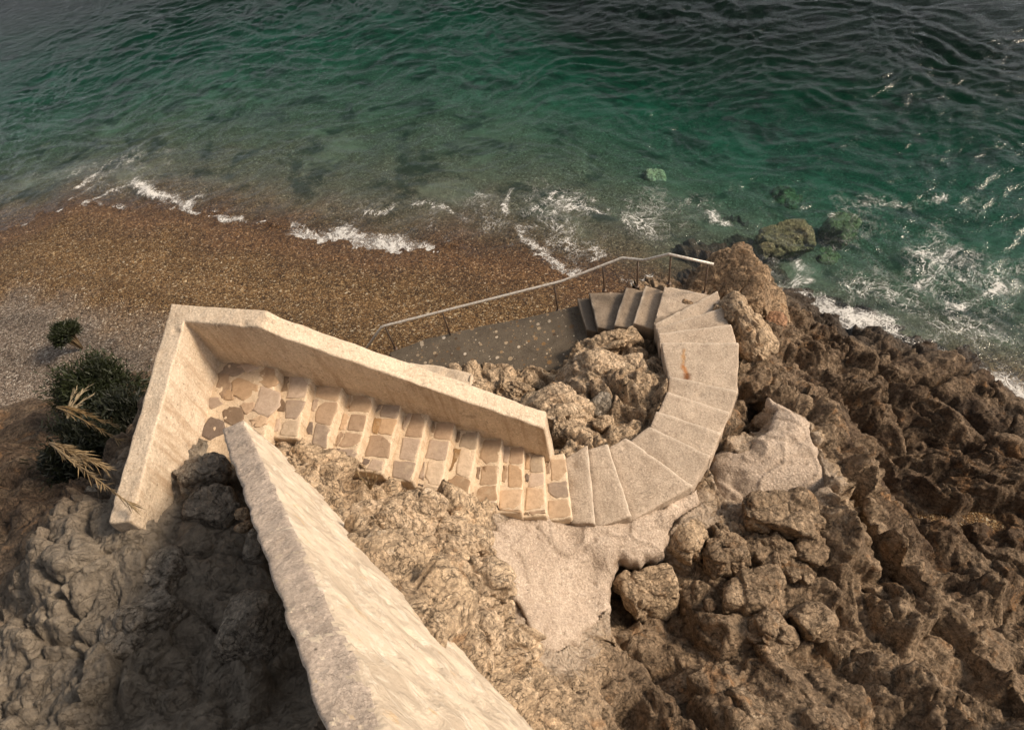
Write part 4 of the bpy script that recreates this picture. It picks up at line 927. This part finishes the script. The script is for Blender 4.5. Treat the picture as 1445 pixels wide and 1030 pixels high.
for i in range(4):
    z = low[i + 1][2]; a0, a1 = LN[i]; c0, c1 = LN[i + 1]; bk = a0 + a1 - c0 - c1; bk = setz(bk / np.linalg.norm(bk[:2]), 0) * .03
    p0, p1, p2, p3_ = setz(a0, z) + bk, setz(a1, z) + bk, setz(c1, z), setz(c0, z); zb = z - 1.0
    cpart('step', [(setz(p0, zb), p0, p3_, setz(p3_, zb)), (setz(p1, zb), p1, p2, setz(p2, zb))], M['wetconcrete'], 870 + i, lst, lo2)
v, f = loft([(setz(a, z - .7), setz(a, z), setz(b, z), setz(b, z - 1.1)) for (a, b), (_, _, z) in zip([(RL[0][0] + np.array([.05, 0, 0]), RL[0][1] + np.array([.05, 0, 0]))] + RL[1:], ramp_st)], .07, .03, .012, 2, 900)
mb = MB(); mb.add(v, f); tag(mb.build('ramp', M['ramp'], origin=tuple(RL[2][0])), 'dark damp concrete ramp studded with pale pebbles above the beach', 'ramp')

from mathutils.geometry import delaunay_2d_cdt
def drape(key, name, label, mat, seed, thick=.28, res=.026):
    O3, ft = DRF[key]; ring = []
    for a, b in zip(O3, np.roll(O3, -1, 0)):
        n = max(1, int(np.linalg.norm((b - a)[:2]) / .03)); ring += [a[:2] + (b - a)[:2] * j / n for j in range(n)]
    ring = np.array(ring); r3 = np.c_[ring, np.zeros(len(ring))]
    ring = ring + np.c_[fbm(r3 * 4, 4, seed, .6), fbm(r3 * 4, 4, seed + 5, .6)] * .055
    lo, hi = ring.min(0), ring.max(0); xs = np.arange(lo[0], hi[0], res); ys = np.arange(lo[1], hi[1], res); q, _ = grid(xs, ys)
    q = q + RNG.uniform(-.2, .2, q.shape) * res; q = q[in_poly(q, ring)]
    dist = np.full(len(q), 9.)
    for a in ring: dist = np.minimum(dist, np.hypot(q[:, 0] - a[0], q[:, 1] - a[1]))
    q = q[dist > .02]; dist = dist[dist > .02]
    nr = len(ring); allp = np.vstack([ring, q])
    out = delaunay_2d_cdt([Vector(p) for p in allp], [], [list(range(nr))], 1, 1e-6)
    pv = np.array([v[:] for v in out[0]]); tri = [tuple(f) for f in out[2]]
    d2 = np.full(len(pv), 9.)
    for a in ring: d2 = np.minimum(d2, np.hypot(pv[:, 0] - a[0], pv[:, 1] - a[1]))
    z = rbf_eval(ft, pv)[:, 0]; p3 = np.c_[pv, z]
    z = z - .05 * np.exp(-d2 / .035) + .07 * fbm(p3 * 1.5, 3, seed + 2, .5) + .007 * fbm(p3 * 11, 4, seed + 3, .7)
    f1, _, _ = worley(p3 * 7.5, seed + 4); z = z - .035 * sstep(.20, .05, f1); rg_ = np.abs(perlin(p3 * np.array([2.2, 2.2, 2.2]) + 5, seed + 12)); z = z + .03 * np.exp(-(rg_ / .05) ** 2)
    cr = np.abs(perlin(p3 * 1.6, seed + 8)); z = z - .03 * np.exp(-(cr / .03) ** 2)
    top_ = np.c_[pv, z]
    b = [int(np.argmin(np.hypot(pv[:, 0] - a[0], pv[:, 1] - a[1]))) for a in ring]
    V_ = [top_]; F_ = [f if (lambda A, B, C: (B[0] - A[0]) * (C[1] - A[1]) - (B[1] - A[1]) * (C[0] - A[0]))(pv[f[0]], pv[f[1]], pv[f[2]]) > 0 else f[::-1] for f in tri]
    n0 = len(top_); prev = b; cen = ring.mean(0)
    sa = sum(ring[k][0] * ring[(k + 1) % nr][1] - ring[(k + 1) % nr][0] * ring[k][1] for k in range(nr))
    for lv in range(1, 7):
        base = top_[b]; bb = base.copy(); bb[:, 2] -= thick * lv / 6
        tng = np.roll(ring, -1, 0) - np.roll(ring, 1, 0); nrm_ = np.c_[tng[:, 1], -tng[:, 0]] * np.sign(sa); nrm_ /= np.linalg.norm(nrm_, axis=1, keepdims=True) + 1e-9
        bb[:, :2] += nrm_ * (.02 * math.sin(lv / 6 * 3.1) + .03 * perlin(bb * 6, seed + 9)[:, None])
        V_.append(bb); cur = list(range(n0 + (lv - 1) * nr, n0 + lv * nr))
        for k in range(nr):
            k2 = (k + 1) % nr; f = (prev[k], prev[k2], cur[k2], cur[k]); F_.append(f if sa < 0 else f[::-1])
        prev = cur
    mb = MB(); mb.add(np.vstack(V_), F_); c = O3.mean(0)
    return tag(mb.build(name, mat, origin=tuple(c)), label, 'cement')
drape('apron', 'cement_apron', 'rough pinkish cement sheet sloping down below the foot of the stone stairs', M['cement'], 41, .34)
drape('cap', 'cement_slab', 'speckled pale cement slab with a notch over a dark hole, right of the curved steps', M['cement'], 61, .22)

# ------------------------------------------------------------------ handrail
rail = empty('handrail', tuple(P(943.8, 401, 2.02)), 'thin galvanised handrail along the seaward edge of ramp and steps', 'handrail'); ro = np.array(rail.location)
def on(px, py, z): return P(px, py, z)
posts = [((619, 443), (636, 474), .93), ((778, 402), (787, 438), 1.16), ((849.6, 377.7), (852.8, 410), 1.54), ((897, 369), (899, 404), 1.70), ((943.8, 361), (943.8, 400), 2.02), ((996, 373), (993.6, 413), 1.95), ((539, 461), (558, 492), .86)]
def post_top(pt, pb, z):
    b = P(*pb, z); zt = height_at(*pt, b, z, z + 1.4); return b, np.array([b[0], b[1], zt])
pr = [post_top(*p) for p in posts]
mean_h = float(np.mean([t_[2] - b[2] for b, t_ in pr]))
def rail_pt(px, py, z): return P(px, py, z)
zt = {k: pr[k][1][2] for k in range(7)}
ends = P(511, 500, .95)
path_r = [ends, P(539, 460.7, pr[6][1][2]), P(794, 396.5, pr[1][1][2] + .04), P(878, 364, (pr[2][1][2] + pr[3][1][2]) / 2 + .06), P(908.6, 367.3, pr[3][1][2] + .03), P(943.8, 358.8, pr[4][1][2] + .02), P(1008.6, 373.4, pr[5][1][2])]
print('post heights', [round(float(t_[2] - b[2]), 2) for b, t_ in pr])
fine = []
for a, b in zip(path_r[:-1], path_r[1:]):
    for s in (.02, .98): fine.append(a * (1 - s) + b * s)
v, f = tube(fine, .025, 12); mb = MB(); mb.add(v - ro, f); mb.build('rail', M['steel'], rail)
for b, t_ in pr:
    # meet the rail
    best = None
    for s0, s1 in zip(fine[:-1], fine[1:]):
        ab = (s1 - s0)[:2]; tt = float(np.clip(((t_ - s0)[:2] @ ab) / (ab @ ab + 1e-9), 0, 1)); q = s0 + (s1 - s0) * tt; d = np.hypot(*(q - t_)[:2])
        if best is None or d < best[0]: best = (d, q)
    v, f = tube([b - np.array([0, 0, .06]) - ro, best[1] - ro], .016, 10); mb = MB(); mb.add(v, f)
    v, f = tube([b - ro + np.array([0, 0, -.02]), b - ro + np.array([0, 0, .012])], .045, 12); mb.add(v, f)
    mb.build('post', M['post'], rail)

# ------------------------------------------------------------------ plants
def shrub(px, py, z, size, label, n, seed, tint):
    rg = np.random.default_rng(seed); c = P(px, py, z); base = np.array([c[0], c[1], c[2] - size[2] / 2])
    o = empty('shrub', tuple(base), label, 'shrub', 'shrubs beside the end wall')
    # clumped crown of narrow leaves
    cl = rg.normal(size=(46, 3)); cl /= np.linalg.norm(cl, axis=1, keepdims=True); cl *= rg.uniform(.35, .95, (46, 1)); cl[:, 2] = np.abs(cl[:, 2]) * 1.1 - .25
    S = np.array(size) / 2; idx = rg.integers(0, 46, n); pos = (cl[idx] + rg.normal(size=(n, 3)) * .17) * S + np.array([0, 0, S[2] * .8])
    d = rg.normal(size=(n, 3)) * .7 + cl[idx] + np.array([0, 0, .45]); d /= np.linalg.norm(d, axis=1, keepdims=True)
    s = np.cross(d, rg.normal(size=(n, 3))); s /= np.linalg.norm(s, axis=1, keepdims=True)
    L = rg.uniform(.05, .13, (n, 1)); w = L * .10
    V = np.stack([pos - s * w * .4, pos + s * w * .4, pos + d * L * .6 + s * w, pos + d * L, pos + d * L * .6 - s * w], 1).reshape(-1, 3)
    k = np.arange(n)[:, None] * 5; Fc = k + np.arange(5)[None]
    tn = np.array(tint) * rg.uniform(.45, 1.7, (46, 1))[idx] * rg.uniform(.7, 1.3, (n, 1))
    mesh_obj('foliage', V, Fc, M['leaf'], o, False, {'tint': np.repeat(tn, 5, 0)})
    mb = MB()
    for k in range(14):
        e = cl[k] * S * .9 + np.array([0, 0, S[2] * .8]); v, f = tube([np.array([0, 0, -.4]), e * .5 + rg.normal(size=3) * .05, e], [.03, .016, .006], 6); mb.add(v, f, 0, (.12, .09, .06))
    mb.build('stem', M['dryleaf'], o); return o
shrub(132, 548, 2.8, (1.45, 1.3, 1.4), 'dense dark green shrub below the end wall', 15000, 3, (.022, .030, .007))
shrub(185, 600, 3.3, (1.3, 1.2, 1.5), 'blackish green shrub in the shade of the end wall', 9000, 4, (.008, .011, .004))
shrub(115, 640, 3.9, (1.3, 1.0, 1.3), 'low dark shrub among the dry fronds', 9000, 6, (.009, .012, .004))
shrub(90, 468, 1.5, (.55, .5, .4), 'small green shrub alone at the edge of the gray beach', 5000, 8, (.024, .033, .008))
def fronds(px, py, z, ends_, label, seed, tint, nleaf=60, leafl=.22):
    rg = np.random.default_rng(seed); b = P(px, py, z); o = empty('dry_plant', tuple(b), label, 'dry plant', 'dry plants by the end wall')
    for (ex, ey, ez, sag) in ends_:
        e = P(ex, ey, ez); mb = MB(); pts = []
        for tt in np.linspace(0, 1, 12): pts.append((e - b) * tt + np.array([0, 0, sag * 4 * tt * (1 - tt)]))
        v, f = tube(pts, [.012 * (1 - .8 * tt) for tt in np.linspace(0, 1, 12)], 6); mb.add(v, f, 0, tint)
        for k in range(nleaf):
            tt = rg.uniform(.18, 1); p = (e - b) * tt + np.array([0, 0, sag * 4 * tt * (1 - tt)]); ax = (e - b) / np.linalg.norm(e - b)
            sd = np.cross(ax, rg.normal(size=3)); sd /= np.linalg.norm(sd); d = ax * rg.uniform(.7, 1.3) + sd * rg.uniform(.15, .55) + np.array([0, 0, -.15]); d /= np.linalg.norm(d)
            L = leafl * rg.uniform(.5, 1.1); w = np.cross(d, rg.normal(size=3)); w = w / np.linalg.norm(w) * .006
            mb.add([p - w * .5, p + w * .5, p + d * L * .5 + w, p + d * L, p + d * L * .5 - w], [(0, 1, 2, 3, 4)], 0, np.array(tint) * rg.uniform(.6, 1.4))
        mb.build('frond', M['dryleaf'], o, smooth=False)
    return o
fronds(70, 625, 6.0, [(190, 715, 6.35, .18), (150, 660, 6.0, .15), (120, 650, 6.1, .1)], 'dry feathery plant drooping over the end wall', 21, (.34, .25, .14), 90, .22)
fronds(80, 575, 5.0, [(168, 622, 5.0, .14), (160, 600, 4.9, .10), (140, 592, 4.9, .12)], 'dry straw coloured plant against the dark shrub', 22, (.30, .19, .07), 50, .16)
fronds(95, 590, 4.6, [(125, 545, 4.7, .05), (110, 548, 4.8, .05), (128, 560, 4.6, .05)], 'pale spiky grass tuft at the left of the dark shrub', 23, (.42, .36, .25), 24, .12)
fronds(523, 690, 4.95, [(505, 668, 5.25, .02), (515, 662, 5.28, .02), (528, 664, 5.26, .02), (535, 672, 5.2, .02)], 'tiny dry tuft growing on the pale rock beside the stone stairs', 24, (.40, .30, .18), 14, .07)

# ------------------------------------------------------------------ light, sky, camera
w = bpy.data.worlds.new('World'); scene.world = w; w.use_nodes = True; g = NT(w.node_tree)
SUN_EL, SUN_AZ = 37, -5                                              # azimuth counter-clockwise from +X
bg = w.node_tree.nodes['Background']; sky = g.n('ShaderNodeTexSky', sky_type='NISHITA'); sky.sun_disc = False
sky.sun_elevation = R(SUN_EL); sky.sun_rotation = R(90 - SUN_AZ); sky.air_density = .9; sky.dust_density = 3.0; sky.ozone_density = .6
hs = g.n('ShaderNodeHueSaturation'); hs.inputs['Saturation'].default_value = .22; g.l(sky.outputs[0], hs.inputs['Color']); g.l(hs.outputs[0], bg.inputs[0]); bg.inputs[1].default_value = .11
sl = bpy.data.lights.new('sun', 'SUN'); sl.energy = 3.6; sl.angle = R(13); sl.color = (1, .805, .59); so_ = bpy.data.objects.new('sun', sl); COL.objects.link(so_)
dv = Vector((math.cos(R(SUN_EL)) * math.cos(R(SUN_AZ)), math.cos(R(SUN_EL)) * math.sin(R(SUN_AZ)), math.sin(R(SUN_EL))))
so_.rotation_euler = dv.to_track_quat('Z', 'Y').to_euler(); so_.location = dv * 40
cam = bpy.data.cameras.new('camera'); cam.sensor_width = 36; cam.lens = 36 * F / 1445; cam.clip_start = .05; cam.clip_end = 2000
cam.dof.use_dof = True; cam.dof.focus_distance = 9.0; cam.dof.aperture_fstop = 5.6
co_ = bpy.data.objects.new('camera', cam); COL.objects.link(co_); scene.camera = co_
# camera axes in world: right, up, back
def cw(v): return np.array([v @ _X, v @ _Y, -(v @ _n)])
r_, d_, f_ = cw(np.array([1., 0, 0])), cw(np.array([0, 1., 0])), cw(np.array([0, 0, 1.]))
co_.matrix_world = Matrix(((r_[0], -d_[0], -f_[0], 0), (r_[1], -d_[1], -f_[1], 0), (r_[2], -d_[2], -f_[2], H), (0, 0, 0, 1)))
scene.view_settings.view_transform = 'Standard'; scene.view_settings.look = 'None'; scene.view_settings.exposure = 0.25; scene.view_settings.gamma = 1
scene.cycles.max_bounces = 6; scene.cycles.transparent_max_bounces = 12; scene.cycles.use_denoising = True
